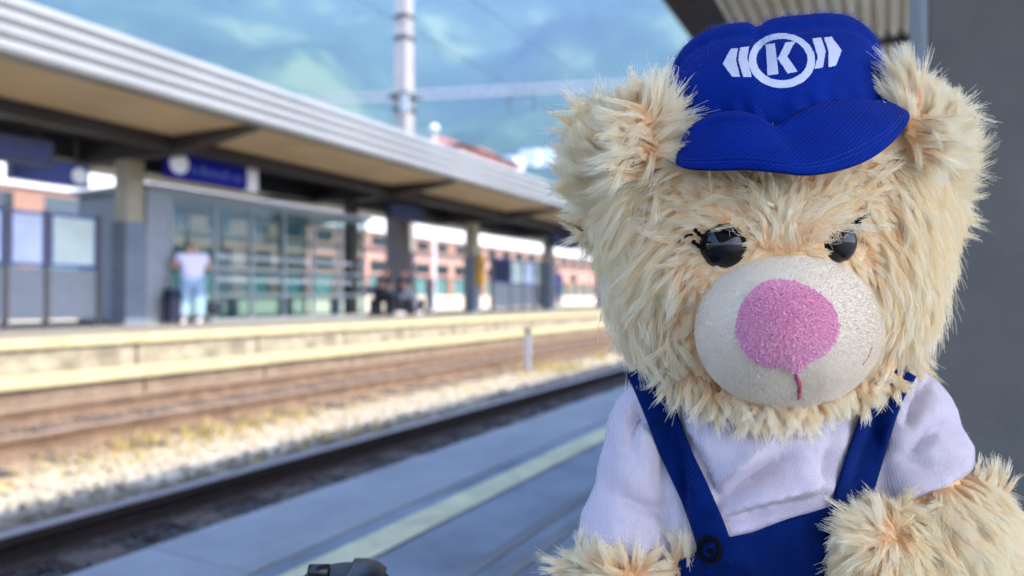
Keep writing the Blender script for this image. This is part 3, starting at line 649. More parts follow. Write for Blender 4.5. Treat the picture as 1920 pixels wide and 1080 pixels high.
# ================================================================== the toy bear
D0 = 0.45; K = 3000.0
def B3(px, py, dp): return W(px, py, D0 - dp / K)          # dp: towards the viewer, 3 units = 1 mm
def cloth_material(name, col, period, amt, angle, var=0.06, sheen=0.3, rough=0.9, fine=180.0):
    m = bpy.data.materials.new(name); m.use_nodes = True; n = m.node_tree.nodes; l = m.node_tree.links
    p = n['Principled BSDF']; p.inputs['Roughness'].default_value = rough; p.inputs['Specular IOR Level'].default_value = 0.08
    p.inputs['Sheen Weight'].default_value = sheen; p.inputs['Sheen Roughness'].default_value = 0.4
    uv = n.new('ShaderNodeUVMap'); uv.uv_map = 'cloth'; mp_ = n.new('ShaderNodeMapping'); mp_.inputs['Rotation'].default_value = (0, 0, angle)
    l.new(uv.outputs[0], mp_.inputs[0]); wv = n.new('ShaderNodeTexWave'); wv.inputs['Scale'].default_value = 0.314 / period; wv.inputs['Distortion'].default_value = 0.8
    wv.inputs['Detail'].default_value = 2; wv.inputs['Detail Scale'].default_value = 3
    l.new(mp_.outputs[0], wv.inputs['Vector'])
    tc = n.new('ShaderNodeTexCoord'); nz = n.new('ShaderNodeTexNoise'); nz.inputs['Scale'].default_value = 60; nz.inputs['Detail'].default_value = 5; l.new(tc.outputs['Object'], nz.inputs['Vector'])
    nf = n.new('ShaderNodeTexNoise'); nf.inputs['Scale'].default_value = 1400; nf.inputs['Detail'].default_value = 2; l.new(tc.outputs['Object'], nf.inputs['Vector'])
    mr = n.new('ShaderNodeMapRange'); mr.inputs['To Min'].default_value = 1 - var * 1.6; mr.inputs['To Max'].default_value = 1 + var * 1.6; l.new(nz.outputs['Fac'], mr.inputs['Value'])
    mw = n.new('ShaderNodeMapRange'); mw.inputs['To Min'].default_value = 1 - amt; mw.inputs['To Max'].default_value = 1 + amt * .5; l.new(wv.outputs['Fac'], mw.inputs['Value'])
    mf = n.new('ShaderNodeMapRange'); mf.inputs['To Min'].default_value = .8; mf.inputs['To Max'].default_value = 1.2; l.new(nf.outputs['Fac'], mf.inputs['Value'])
    a = n.new('ShaderNodeMath'); a.operation = 'MULTIPLY'; l.new(mr.outputs[0], a.inputs[0]); l.new(mw.outputs[0], a.inputs[1])
    b = n.new('ShaderNodeMath'); b.operation = 'MULTIPLY'; l.new(a.outputs[0], b.inputs[0]); l.new(mf.outputs[0], b.inputs[1])
    hs = n.new('ShaderNodeHueSaturation'); hs.inputs['Color'].default_value = (*col, 1); l.new(b.outputs[0], hs.inputs['Value']); l.new(hs.outputs[0], p.inputs['Base Color'])
    ad = n.new('ShaderNodeMath'); ad.operation = 'ADD'; l.new(wv.outputs['Fac'], ad.inputs[0]); l.new(nf.outputs['Fac'], ad.inputs[1])
    bp = n.new('ShaderNodeBump'); bp.inputs['Strength'].default_value = 0.6; bp.inputs['Distance'].default_value = 0.0003; l.new(ad.outputs[0], bp.inputs['Height']); l.new(bp.outputs[0], p.inputs['Normal'])
    return m
def fur_material(name, root, tip, warm, transl=0.22, rough=0.6):
    m = bpy.data.materials.new(name); m.use_nodes = True; n = m.node_tree.nodes; l = m.node_tree.links
    p = n['Principled BSDF']; p.inputs['Roughness'].default_value = rough; p.inputs['Specular IOR Level'].default_value = 0.12
    hi = n.new('ShaderNodeHairInfo'); cr = n.new('ShaderNodeValToRGB'); l.new(hi.outputs['Intercept'], cr.inputs[0])
    e = cr.color_ramp.elements; e[0].color = (*root, 1); e[1].color = (*tip, 1); e[0].position = .02; e[1].position = .8
    at = n.new('ShaderNodeAttribute'); at.attribute_name = 'tone'
    mx = n.new('ShaderNodeMixRGB'); mx.blend_type = 'MULTIPLY'; mx.inputs[2].default_value = (*warm, 1); l.new(at.outputs['Fac'], mx.inputs[0]); l.new(cr.outputs[0], mx.inputs[1])
    l.new(mx.outputs[0], p.inputs['Base Color'])
    t = n.new('ShaderNodeBsdfTranslucent'); l.new(mx.outputs[0], t.inputs[0]); ms_ = n.new('ShaderNodeMixShader'); ms_.inputs[0].default_value = transl
    l.new(p.outputs[0], ms_.inputs[1]); l.new(t.outputs[0], ms_.inputs[2]); l.new(ms_.outputs[0], n['Material Output'].inputs[0]); return m
M['fur'] = fur_material('cream_plush_fur', (0.95, 0.67, 0.36), (0.99, 0.94, 0.76), (1.0, 0.87, 0.64), .38, .75)
M['fur_base'] = material('tan_plush_backing', (0.80, 0.57, 0.31), 0.9)
M['pile'] = fur_material('short_ivory_pile', (0.80, 0.70, 0.555), (0.87, 0.785, 0.65), (0.98, 0.96, 0.92), .05, 1.0)
M['muzzle'] = material('ivory_velour', (0.82, 0.715, 0.56), 0.9, var=0.03, vscale=90, bump=0.08, bscale=900, Sheen_Weight=0.3)
M['nose'] = material('pink_terry_backing', (0.74, 0.26, 0.44), 0.9, var=0.1, vscale=200)
M['loop'] = fur_material('pink_terry_loop', (0.78, 0.27, 0.43), (1.0, 0.68, 0.80), (0.95, 0.78, 0.86), .1)
M['stitch_pink'] = material('dark_pink_thread', (0.50, 0.05, 0.15), 0.7, bump=.5, bscale=900)
M['stitch_black'] = material('black_embroidery_thread', (0.004, 0.004, 0.006), 0.95, spec=.1, bump=.5, bscale=900)
M['eye'] = material('glossy_black_plastic', (0.004, 0.004, 0.005), 0.02, spec=0.35)
M['blue'] = cloth_material('royal_blue_twill', (0.001, 0.019, 0.215), 0.16, 0.32, math.radians(52), 0.20, 0.015)
M['blue_dark'] = cloth_material('navy_blue_twill', (0.001, 0.014, 0.11), 0.14, 0.40, math.radians(40), 0.16, 0.01)
M['jersey'] = cloth_material('lilac_white_jersey', (0.60, 0.53, 0.585), 0.12, 0.10, 0.0, 0.05, 0.05)
M['print'] = material('white_screen_print', (0.54, 0.57, 0.68), 0.8, var=0.08, vscale=600, bump=0.3, bscale=1500)
M['black_nylon'] = material('black_nylon', (0.006, 0.007, 0.012), 0.5, var=.2, vscale=60, bump=.3, bscale=500)
M['black_plastic'] = material('black_plastic', (0.008, 0.009, 0.014), 0.38)

base = B3(1455, 1225, 0); base_z = float(base[2])
bear = thing('teddy_bear', 'cream plush teddy bear in blue cap and overalls with pink nose', 'toy', tuple(base))

def ellipsoid(c, r, nu=48, nv=32, e=2.0, warp=None):
    # superellipsoid in (px, py, dp) units
    th = np.linspace(0, 2 * np.pi, nu, endpoint=False); ph = np.linspace(-np.pi / 2 + .02, np.pi / 2 - .02, nv)
    x = np.cos(ph)[:, None] * np.cos(th)[None]; z = np.cos(ph)[:, None] * np.sin(th)[None]; y = np.sin(ph)[:, None] * np.ones_like(th)[None]
    q = (np.abs(x) ** e + np.abs(y) ** e + np.abs(z) ** 2.0 if e == 2 else (np.abs(x) ** e + np.abs(y) ** e) ** (2 / e) + z ** 2) ** .5
    x, y, z = x / q, y / q, z / q
    p = np.stack([c[0] + r[0] * x, c[1] + r[1] * y, c[2] + r[2] * z], 2)
    if warp is not None: p = warp(p)
    return p
def to_world(p): return CAM + (D0 - p[..., 2:3] / K) * (Fv + Rv * (p[..., 0:1] - 960) / FPX + Uv * (540 - p[..., 1:2]) / FPX)
def closed(name, P, mat):
    r, c, _ = P.shape; me = grid_mesh(name, P, mat, closed_u=True)
    bm = bmesh.new(); bm.from_mesh(me); bmesh.ops.holes_fill(bm, edges=[e for e in bm.edges if e.is_boundary]); bmesh.ops.recalc_face_normals(bm, faces=bm.faces); bm.to_mesh(me); bm.free()
    me.shade_smooth(); return me
def merged(name, Ps, mat, voxel=.003, smooth=12, deform=None):
    # several closed forms grown together into one skin
    bm = bmesh.new()
    for P in Ps:
        t = closed('t', P, None); bm.from_mesh(t); bpy.data.meshes.remove(t)
    me = bpy.data.meshes.new('t'); bm.to_mesh(me); bm.free(); o = bpy.data.objects.new('tmp', me); COL.objects.link(o)
    m = o.modifiers.new('r', 'REMESH'); m.mode = 'VOXEL'; m.voxel_size = voxel
    s = o.modifiers.new('s', 'SMOOTH'); s.iterations = smooth; s.factor = .5
    bpy.context.view_layer.update(); out = evaluated(o); bpy.data.objects.remove(o); out.name = name
    if deform:
        n = len(out.vertices); co = np.empty(n * 3); out.vertices.foreach_get('co', co); co = co.reshape(-1, 3)
        no = np.array([v.normal[:] for v in out.vertices]); co = deform(co, no); out.vertices.foreach_set('co', co.ravel()); out.update()
    out.materials.clear(); out.materials.append(mat); out.shade_smooth(); cloth_uv(out); return out
def sample(me, n, keep=None, seed=1):
    r = np.random.default_rng(seed); me.calc_loop_triangles(); nt_ = len(me.loop_triangles)
    tv = np.empty(nt_ * 3, dtype=np.int32); me.loop_triangles.foreach_get('vertices', tv); tv = tv.reshape(-1, 3)
    co = np.empty(len(me.vertices) * 3); me.vertices.foreach_get('co', co); co = co.reshape(-1, 3)
    no = np.empty(len(me.vertices) * 3); me.vertices.foreach_get('normal', no); no = no.reshape(-1, 3)
    a, b, c = co[tv[:, 0]], co[tv[:, 1]], co[tv[:, 2]]; ar = np.linalg.norm(np.cross(b - a, c - a), axis=1)
    i = r.choice(nt_, n, p=ar / ar.sum()); u = r.random(n); v = r.random(n); f = u + v > 1; u[f] = 1 - u[f]; v[f] = 1 - v[f]
    P = a[i] + (b[i] - a[i]) * u[:, None] + (c[i] - a[i]) * v[:, None]
    N = no[tv[i, 0]] * (1 - u - v)[:, None] + no[tv[i, 1]] * u[:, None] + no[tv[i, 2]] * v[:, None]; N /= np.linalg.norm(N, axis=1)[:, None]
    if keep is not None:
        px, py, d = proj(P); k = keep(px, py, d, N); P, N = P[k], N[k]
    return P, N
def hair(name, parent, pts, rad, tone, mat):     # pts (n, k, 3), rad (n, k)
    n, k, _ = pts.shape; hc = bpy.data.hair_curves.new(name); hc.add_curves([k] * n)
    hc.attributes['position'].data.foreach_set('vector', pts.astype(np.float32).ravel())
    ra = hc.attributes.get('radius') or hc.attributes.new('radius', 'FLOAT', 'POINT'); ra.data.foreach_set('value', rad.astype(np.float32).ravel())
    ta = hc.attributes.new('tone', 'FLOAT', 'CURVE'); ta.data.foreach_set('value', tone.astype(np.float32).ravel())
    hc.materials.append(mat); return tag(link(name, hc, parent), kind='stuff')
def unit(v): return v / np.maximum(np.linalg.norm(v, axis=-1, keepdims=True), 1e-9)
def fur(name, parent, P, N, flow, L, strands=26, spread=.0030, lift=.55, seed=2, rad=.00012, wild=.25, conv=.72, mat='fur', tone_shift=0.0):
    # P roots of the tufts, N normals, flow wished direction, L tuft length in metres
    r = np.random.default_rng(seed); m = len(P); T = unit(flow - N * (flow * N).sum(1)[:, None]); T = unit(T + r.normal(0, wild, T.shape)); T = unit(T - N * (T * N).sum(1)[:, None])
    Bn = np.cross(N, T); s = np.linspace(0, 1, 7)
    lf = np.clip(lift * r.uniform(.5, 1.5, m), .1, 1.6)[:, None]; cu = r.normal(0, .24, m)[:, None]
    G = [P + L[:, None] * (N * lf * (q - .42 * q * q) + T * (.45 * q + .5 * q * q) + Bn * cu * q * q) for q in s]; G = np.stack(G, 1)   # (m,7,3)
    a = r.uniform(0, 2 * np.pi, (m, strands)); ra_ = np.sqrt(r.random((m, strands))) * spread
    off = (T[:, None] * (np.cos(a) * ra_ * .8)[..., None] + Bn[:, None] * (np.sin(a) * ra_)[..., None])
    ln = r.uniform(.72, 1.08, (m, strands)); tip = r.normal(0, 1, (m, strands, 3)) * (L[:, None, None] * .05)
    wv_ = r.normal(0, 1, (m, strands, 3)) * (L[:, None, None] * .022)
    fly = r.random((m, strands)) < .025; tip[fly] *= 3.0; ln[fly] *= 1.1
    out = np.empty((m, strands, 7, 3))
    for j, q in enumerate(s):
        qq = ln * q; g = np.empty((m, strands, 3)); x = np.clip(qq, 0, 1) * 6; i0 = np.minimum(x.astype(int), 5); fr = (x - i0)[..., None]
        idx = np.arange(m)[:, None]; g = G[idx, i0] * (1 - fr) + G[idx, i0 + 1] * fr
        ov = np.maximum(qq - 1, 0)[..., None]; g = g + (G[:, 6] - G[:, 5])[:, None] * 6 * ov
        out[:, :, j] = g + off * (1 - conv * np.minimum(qq, 1)[..., None] ** .8) + tip * q * q + wv_ * math.sin(2.6 * q * math.pi + .4) * q - N[:, None] * .0008 * (1 - q)
    pts = out.reshape(-1, 7, 3)
    rd = rad * (1 - .55 * s ** 2.5)[None] * r.uniform(.7, 1.25, (m * strands, 1))
    tone = np.clip(r.beta(1.4, 2.2, m)[:, None] + tone_shift + r.normal(0, .10, (m, strands)), 0, 1).reshape(-1)
    return hair(name, parent, pts, rd, tone, M[mat])
def dirv(dx, dy, dz=0.0):        # direction: right, down (photo sense), towards viewer
    return Rv * dx - Uv * dy - Fv * dz
def dirs(dx, dy, dz): return dx[:, None] * Rv - dy[:, None] * Uv - dz[:, None] * Fv

# ---- head
def hwarp(p):
    q = p.copy(); up = sstep(560, 330, p[..., 1]); q[..., 0] += (p[..., 0] - 1452) * .085 * up; return q
HC = (1452, 442, 0); HR = (300, 325, 255)
head_me = closed('head', to_world(ellipsoid(HC, HR, 72, 48, 2.35, hwarp)), M['fur_base'])
head = link('head', head_me, bear)
head_bvh = bvh_of(head_me)
MC = (1478, 612, 165); MR = (177, 149, 190)
def muzzle_dp(px, py):            # depth of the muzzle front
    q = 1 - ((px - MC[0]) / MR[0]) ** 2 - ((py - MC[1]) / MR[1]) ** 2
    return MC[2] + MR[2] * np.sqrt(np.maximum(q, 0)) * .98
# seam curve and outline of the cap (photo pixels)
SEAM = np.array([(1250, 232), (1275, 258), (1300, 238), (1335, 219), (1380, 213), (1420, 222), (1450, 239), (1475, 229), (1510, 208), (1560, 195), (1610, 190), (1645, 192), (1672, 178)], float)
TOPL = np.array([(1248, 188), (1256, 135), (1282, 88), (1320, 60), (1362, 46), (1400, 42), (1420, 50), (1448, 35), (1500, 28), (1560, 25), (1605, 36), (1645, 75), (1672, 160)], float)
VIS = np.array([(1262, 290), (1268, 304), (1290, 315), (1340, 318), (1400, 317), (1460, 322), (1510, 327), (1560, 321), (1610, 306), (1650, 283), (1684, 252), (1702, 222), (1690, 205)], float)
def curve_at(C, t):
    s = np.linspace(0, 1, len(C)); return np.stack([np.interp(t, s, C[:, 0]), np.interp(t, s, C[:, 1])], -1)
def smooth_curve(C, t):
    s = np.linspace(0, 1, len(C)); out = []
    for k in range(2):
        y = C[:, k]; m = np.gradient(y, s); i = np.clip(np.searchsorted(s, t) - 1, 0, len(s) - 2); h = s[i + 1] - s[i]; u = (t - s[i]) / h
        out.append((2 * u**3 - 3 * u**2 + 1) * y[i] + (u**3 - 2 * u**2 + u) * h * m[i] + (-2 * u**3 + 3 * u**2) * y[i + 1] + (u**3 - u**2) * h * m[i + 1])
    return np.stack(out, -1)
def in_cap(px, py):
    top = np.interp(px, TOPL[:, 0], TOPL[:, 1]); bot = np.interp(px, VIS[:-2, 0], VIS[:-2, 1])
    return (px > 1262) & (px < 1668) & (py < bot - 14)
def keep_head(px, py, d, N):
    f = -(N @ Fv)
    mz = ((px - MC[0]) / (MR[0] - 6)) ** 2 + ((py - MC[1]) / (MR[1] - 6)) ** 2 < 1
    e1 = (px - 1362) ** 2 + (py - 460) ** 2 < 33 ** 2; e2 = (px - 1571) ** 2 + (py - 455) ** 2 < 26 ** 2
    back = (f < -.45) & (np.random.default_rng(1).random(len(px)) < .6)
    return ~((mz | e1 | e2 | in_cap(px, py)) & (f > 0)) & ~back
P, N = sample(head_me, 9200, keep_head, 11); px, py, _ = proj(P); f = -(N @ Fv)
cx_, cy_ = 1462., 470.
dx = (px - cx_) / 300; dy = (py - cy_) / 300; rr_ = np.hypot(dx, dy) + .05
fx = dx / rr_ * .9; fy = dy / rr_ * .75 + .75 * sstep(.25, .9, np.abs(dx)) + .2 * (py > 560)
fx = np.where(px > 1600, fx * .35, fx)                   # the right cheek hangs straight down
brow = (py < 420) & (py > 300) & (np.abs(px - 1460) < 200)
fx = np.where(brow, fx + .5 * np.sin(px * .05), fx); fy = np.where(brow, fy * .6 + .25 * np.sin(px * .031 + 1), fy)
flow = dirs(fx, fy, np.full_like(fx, .15))
Ln = .0262 * np.ones(len(P)) * np.random.default_rng(3).uniform(.75, 1.2, len(P))
ne = np.minimum(np.hypot(px - 1362, py - 460) / 110, np.hypot(px - 1571, py - 455) / 100); Ln *= np.clip(.25 + .75 * ne, .3, 1)
nm = np.sqrt(((px - MC[0]) / MR[0]) ** 2 + ((py - MC[1]) / MR[1]) ** 2); Ln *= np.where(f > 0, np.clip(.35 + 1.3 * (nm - 1), .42, 1), 1)
Ln = np.where(brow, np.minimum(Ln, .013), Ln)
fur('fur', head, P, N, flow, Ln, 32, .0032, .42, 4, rad=.00013, conv=.62)

# ---- ears
def ear(c, r, name, seed, up, extra):
    me = closed('ear', to_world(ellipsoid(c, r, 32, 20, 2.0)), M['fur_base']); o = link('ear', me, bear)
    P, N = sample(me, 1500, lambda px, py, d, N: ~((np.abs(px - 1460) < 195) & (py > 120) & (-(N @ Fv) > .2) & (d > .5)), seed); px, py, _ = proj(P)
    dx = (px - c[0]) / r[0]; dy = (py - c[1]) / r[1]; fl = dirs(dx + extra[0], dy + extra[1] - up * .4, np.full_like(dx, .1))
    fur('fur', o, P, N, fl, .0215 * np.random.default_rng(seed).uniform(.7, 1.2, len(P)), 30, .0032, .75, seed, rad=.00012, wild=.3, conv=.8, tone_shift=-.18); return o
ear((1190, 292, 50), (88, 84, 62), 'ear', 21, .6, (-.1, -.2))
ear((1706, 265, 50), (74, 88, 62), 'ear', 22, .6, (.25, -.2))
# the spiky tufts of the ears that fall over the cap
def tuft_patch(c, r, n, d, L, seed, parent, lift=.6):
    g = np.random.default_rng(seed); a = g.uniform(0, 6.28, n); q = np.sqrt(g.random(n))
    P = np.array([B3(c[0] + r[0] * q_ * math.cos(a_), c[1] + r[1] * q_ * math.sin(a_), c[2]) for a_, q_ in zip(a, q)])
    N = unit(np.tile(dirv(0, -.3, 1.0), (n, 1)) + g.normal(0, .25, (n, 3))); fl = np.tile(dirv(*d), (n, 1)) + g.normal(0, .16, (n, 3))
    fur('fur_tuft', parent, P, N, fl, L * g.uniform(.6, 1.25, n), 32, .0028, lift, seed, rad=.00013, wild=.26, conv=.62, tone_shift=-.38)
tuft_patch((1222, 252, 185), (34, 40), 60, (.80, -.70, .2), .026, 31, head, .35)
tuft_patch((1228, 290, 190), (30, 30), 40, (.95, -.05, .2), .020, 32, head, .4)
tuft_patch((1215, 205, 130), (40, 20), 30, (.1, -1, .1), .022, 36, head, .4)
tuft_patch((1130, 250, 60), (60, 40), 46, (-.7, -.7, .1), .024, 37, head, .4)
tuft_patch((1105, 340, 60), (30, 60), 40, (-1, -.1, .1), .020, 38, head, .4)
tuft_patch((1702, 205, 165), (26, 44), 60, (-.30, -.95, .1), .024, 33, head, .35)
tuft_patch((1702, 262, 150), (30, 30), 30, (.2, .8, .2), .018, 34, head, .5)
tuft_patch((1750, 265, 90), (40, 70), 60, (.9, -.45, .1), .022, 35, head, .4)
tuft_patch((1468, 448, 262), (44, 26), 46, (-.15, -1, .2), .0125, 39, head, .35)
tuft_patch((1462, 400, 255), (60, 26), 40, (.2, -.6, .3), .012, 40, head, .5)
tuft_patch((1118, 405, -10), (26, 50), 40, (-1, .35, .1), .020, 41, head, .4)
tuft_patch((1775, 385, -10), (20, 50), 26, (1, .35, .1), .016, 42, head, .4)
# long pale locks lying over the rest
P2, N2 = sample(head_me, 2600, keep_head, 12); p2x, p2y, _ = proj(P2); k2 = (-(N2 @ Fv) > -.3) & (np.sqrt(((p2x - MC[0]) / MR[0]) ** 2 + ((p2y - MC[1]) / MR[1]) ** 2) > 1.12) & (np.hypot(p2x - 1362, p2y - 460) > 75) & (np.hypot(p2x - 1571, p2y - 455) > 65)
P2, N2, p2x, p2y = P2[k2], N2[k2], p2x[k2], p2y[k2]
d2x = (p2x - cx_) / 300; d2y = (p2y - cy_) / 300; r2_ = np.hypot(d2x, d2y) + .05
f2x = d2x / r2_ * np.where(p2x > 1600, .3, .9); f2y = d2y / r2_ * .75 + .8 * sstep(.25, .9, np.abs(d2x)); f2y = np.where(p2y < 420, f2y * .5, f2y)
g2 = np.random.default_rng(13); L2 = .0285 * g2.uniform(.6, 1.25, len(P2)) * np.where(p2y < 420, .75, 1)
fur('fur_lock', head, P2, N2, dirs(f2x, f2y, np.full_like(f2x, .15)), L2, 20, .0015, .50, 14, rad=.00015, wild=.40, conv=.45, tone_shift=-.4)
tuft_patch((1200, 268, 200), (34, 62), 60, (-.75, .12, .2), .023, 43, head, .4)
tuft_patch((1725, 262, 195), (24, 50), 40, (.75, .2, .2), .021, 44, head, .4)
# fur hanging below the muzzle and the cheeks
for kx in range(12):
    t_ = kx / 11; cx0 = 1222 + 480 * t_; sn = math.sin(math.pi * t_) ** .7; cy0 = 672 + 86 * sn
    tuft_patch((cx0, cy0, 40 + 130 * sn), (30, 24), 26, ((t_ - .5) * .3, 1, .15), .0150 if t_ < .62 else .0125, 300 + kx, head, .25)

# ---- muzzle, nose, mouth
def mz_warp(p):
    q = p.copy(); dx = (p[..., 0] - 1497) / 40; low = sstep(640, 745, p[..., 1]) * (p[..., 2] > MC[2])
    q[..., 2] -= 9 * np.exp(-dx * dx) * low
    return q
mz_me = closed('muzzle', to_world(ellipsoid(MC, MR, 72, 48, 2.1, mz_warp)), M['muzzle']); mz = link('muzzle', mz_me, head)
mz_bvh = bvh_of(mz_me)
P, N = sample(mz_me, 110000, lambda px, py, d, N: -(N @ Fv) > -.1, 41); n = len(P); g = np.random.default_rng(41)
s = np.array([0, .5, 1.0]); T = unit(dirs(np.zeros(n), np.ones(n), np.zeros(n)) * .6 + g.normal(0, .8, (n, 3)))
pts = P[:, None] + (N[:, None] * s[None, :, None] * .0007 + T[:, None] * (s ** 1.5)[None, :, None] * .0007) * g.uniform(.6, 1.3, (n, 1, 1))
hair('short_pile', mz, pts, np.array([.00008, .00007, .00004])[None] * np.ones((n, 1)), g.random(n), M['pile'])
def ray_to(bvh, px, py, off=0.0):
    dv = Vector(W(px, py, 1.0) - CAM).normalized(); h = bvh.ray_cast(Vector(CAM), dv)
    return None if h[0] is None else np.array(h[0] - dv * off)
def nose_r(t):                     # outline radius of the nose by angle (0 = right, pi/2 = down)
    rx, ry = 91, 77; r = 1 / math.sqrt((math.cos(t) / rx) ** 2 + (math.sin(t) / ry) ** 2)
    a = (t - math.radians(76) + math.pi) % (2 * math.pi) - math.pi
    return r + 16 * math.exp(-(a / .16) ** 2) + 4 * math.sin(3 * t + 1)
NR, NT = 26, 90; G = np.zeros((NR, NT, 3))
for i in range(NR):
    for j in range(NT):
        t = 2 * math.pi * j / NT; q = .02 + .98 * i / (NR - 1); r = nose_r(t) * q
        h = ray_to(mz_bvh, 1473 + r * math.cos(t), 606 + r * math.sin(t), .0004 + .0042 * (1 - q ** 3)); G[i, j] = h
ns_me = grid_mesh('nose', G, M['nose'], closed_u=True); bm = bmesh.new(); bm.from_mesh(ns_me); bmesh.ops.recalc_face_normals(bm, faces=bm.faces)
if sum(f_.normal.dot(Vector(Fv)) for f_ in bm.faces) > 0: bmesh.ops.reverse_faces(bm, faces=bm.faces)
bm.to_mesh(ns_me); bm.free(); nose = link('nose', ns_me, bear)
P, N = sample(ns_me, 13000, None, 51); n = len(P); g = np.random.default_rng(51)
T = unit(np.cross(N, g.normal(0, 1, (n, 3)))); T2 = unit(dirs(np.zeros(n), np.ones(n), np.zeros(n)) + g.normal(0, .5, (n, 3)))
s = np.linspace(0, 1, 6); h_ = np.sin(np.pi * s) ** .7
pts = P[:, None] + N[:, None] * (h_ * .0017)[None, :, None] * g.uniform(.25, 1.3, (n, 1, 1)) + T[:, None] * ((s - .5) * .0012)[None, :, None] + T2[:, None] * (h_ * .0011)[None, :, None] * g.uniform(0, 1.4, (n, 1, 1))
hair('terry_loops', nose, pts, np.full((n, 6), .00019) * g.uniform(.7, 1.3, (n, 1)), g.random(n), M['loop'])
def stitch(name, parent, path, bvh, r, mat, off=.0008, n=30):
    t = np.linspace(0, 1, n); C = smooth_curve(np.array(path, float), t) if len(path) > 2 else curve_at(np.array(path, float), t); pts = []
    for k, (a, b) in enumerate(C):
        h = ray_to(bvh, a + .9 * math.sin(k * 2.1), b, off)
        if h is not None: pts.append(h)
    return link(name, skin_tube(name, pts, r, mat, .18), parent)
def skin_tube(name, pts, r, mat, wob=0.0):
    c = bpy.data.curves.new('t', 'CURVE'); c.dimensions = '3D'; c.bevel_depth = r; c.bevel_resolution = 2; c.use_fill_caps = True
    s_ = c.splines.new('POLY'); s_.points.add(len(pts) - 1)
    for i, p in enumerate(pts): s_.points[i].co = (*map(float, p), 1); s_.points[i].radius = 1 + wob * math.sin(i * 1.7)
    o = bpy.data.objects.new('t', c); COL.objects.link(o); bpy.context.view_layer.update(); me = evaluated(o); bpy.data.objects.remove(o); me.name = name
    me.materials.clear(); me.materials.append(mat); me.shade_smooth(); return me
stitch('mouth_stitch', bear, [(1490, 680), (1493, 705), (1499, 725), (1497, 748)], mz_bvh, .0010, M['stitch_pink'])
stitch('smile_stitch', bear, [(1634, 650), (1628, 668), (1617, 684)], mz_bvh, .0005, M['stitch_pink'], .0003)

# ---- eyes and lashes
def ball(c, r, n=40):
    th = np.linspace(0, 2 * np.pi, n, endpoint=False); ph = np.linspace(-np.pi / 2 + .02, np.pi / 2 - .02, n // 2)
    d = np.stack([np.cos(ph)[:, None] * np.cos(th), np.cos(ph)[:, None] * np.sin(th), np.sin(ph)[:, None] * np.ones_like(th)], 2); return np.asarray(c) + r * d
for ex, ey, er in ((1363, 459, .0130), (1571, 454, .0117)):
    s_ = ray_to(head_bvh, ex, ey); c = s_ + Fv * er * .50
    link('eye', closed('eye', ball(c, er), M['eye']), bear)
for path, r in (([(1283, 446), (1290, 441), (1300, 440)], .0006), ([(1276, 449), (1274, 452), (1272, 454)], .0005), ([(1302, 430), (1312, 440), (1326, 450)], .0010), ([(1298, 452), (1312, 462), (1325, 468)], .0010), ([(1594, 424), (1610, 412), (1632, 402)], .0010), ([(1590, 432), (1602, 424), (1614, 417)], .0007)):
    stitch('eyelash', bear, path, head_bvh, r, M['stitch_black'], .0041, 12)
# loose wispy hairs over the right eye
def wisps(c, rad_, n, seed, up, lo=.006, hi=.012):
    g = np.random.default_rng(seed); s = np.linspace(0, 1, 7); out = []
    for _ in range(n):
        p = ray_to(head_bvh, c[0] + g.normal(0, rad_), c[1] + g.normal(0, rad_ * .6), up)
        d = unit(dirv(g.normal(0, 1), g.normal(0, 1), .3)); e = unit(np.cross(d, g.normal(0, 1, 3))); L = g.uniform(lo, hi)
        out.append([p + d * L * (q - .5) + e * L * .35 * math.sin(3 * q) for q in s])
    out = np.array(out); hair('fur_wisp', head, out, np.full((n, 7), .00006), g.random(n) * .3, M['fur'])
wisps((1548, 436), 15, 120, 61, .0125)
wisps((1395, 425), 12, 26, 62, .010)

# ---- cap
cap = link('cap', None, bear, (0, 0, 0)); cap.location = (0, 0, 0)
def cap_w(P): return P
NU, NV = 120, 46; t = np.linspace(0, 1, NU); S = smooth_curve(SEAM, t); T_ = smooth_curve(TOPL, t)
xe = (t - .5) * 2
dS = 262 - 150 * np.abs(xe) ** 2.2; dT = 95 - 60 * np.abs(xe) ** 2
rows = []
for v in np.linspace(0, 1, NV):                          # front panel, seam to crown line
    b = math.sin(math.pi * min(v, 1)) ; x = S[:, 0] * (1 - v) + T_[:, 0] * v; y = S[:, 1] * (1 - v) + T_[:, 1] * v
    dp = dS * (1 - v) + dT * v + 52 * b * (1 - .5 * xe ** 2)
    cr_ = np.exp(-((v - .86) / .028) ** 2) * 5.5 * (1 - np.exp(-((np.abs(xe) - 1) / .06) ** 2))
    wr_ = 7 * np.exp(-((x - 1452 - 18 * v) / (16 + 30 * v)) ** 2) * max(0, 1 - v * 2.2)
    puck = 3.5 * np.sin(x * .16 + 2 * math.sin(v * 9)) * math.exp(-(v / .16) ** 2)
    edge = 6 * math.exp(-((v - .95) / .05) ** 2)
    dp = dp - cr_ - wr_ * 2.2 + puck + edge + np.array([4 * noise.noise((a * .012, b_ * .012, 3.0)) for a, b_ in zip(x, y)])
    rows.append(np.stack([x, y, dp], 1))
for v in np.linspace(.12, 1, 12):                        # over the back of the head
    x = T_[:, 0] * (1 - .06 * v) + 1462 * .06 * v; y = T_[:, 1] + 130 * v ** 2 * (1 - np.abs(xe) ** 2) + 4 * v; dp = dT - 330 * v * (1 - .55 * np.abs(xe) ** 3)
    rows.append(np.stack([x, y - 8 * math.sin(math.pi * v) * (1 - np.abs(xe)), dp], 1))
CW = to_world(np.stack(rows)); crown_me = grid_mesh('crown', CW, M['blue'], thick=.0012)
crown = link('crown', crown_me, cap, (0, 0, 0)); 
crown_front = grid_mesh('tmp', CW[:NV], None); cf_bvh = bvh_of(crown_front)
V_ = smooth_curve(VIS, t); rows = []
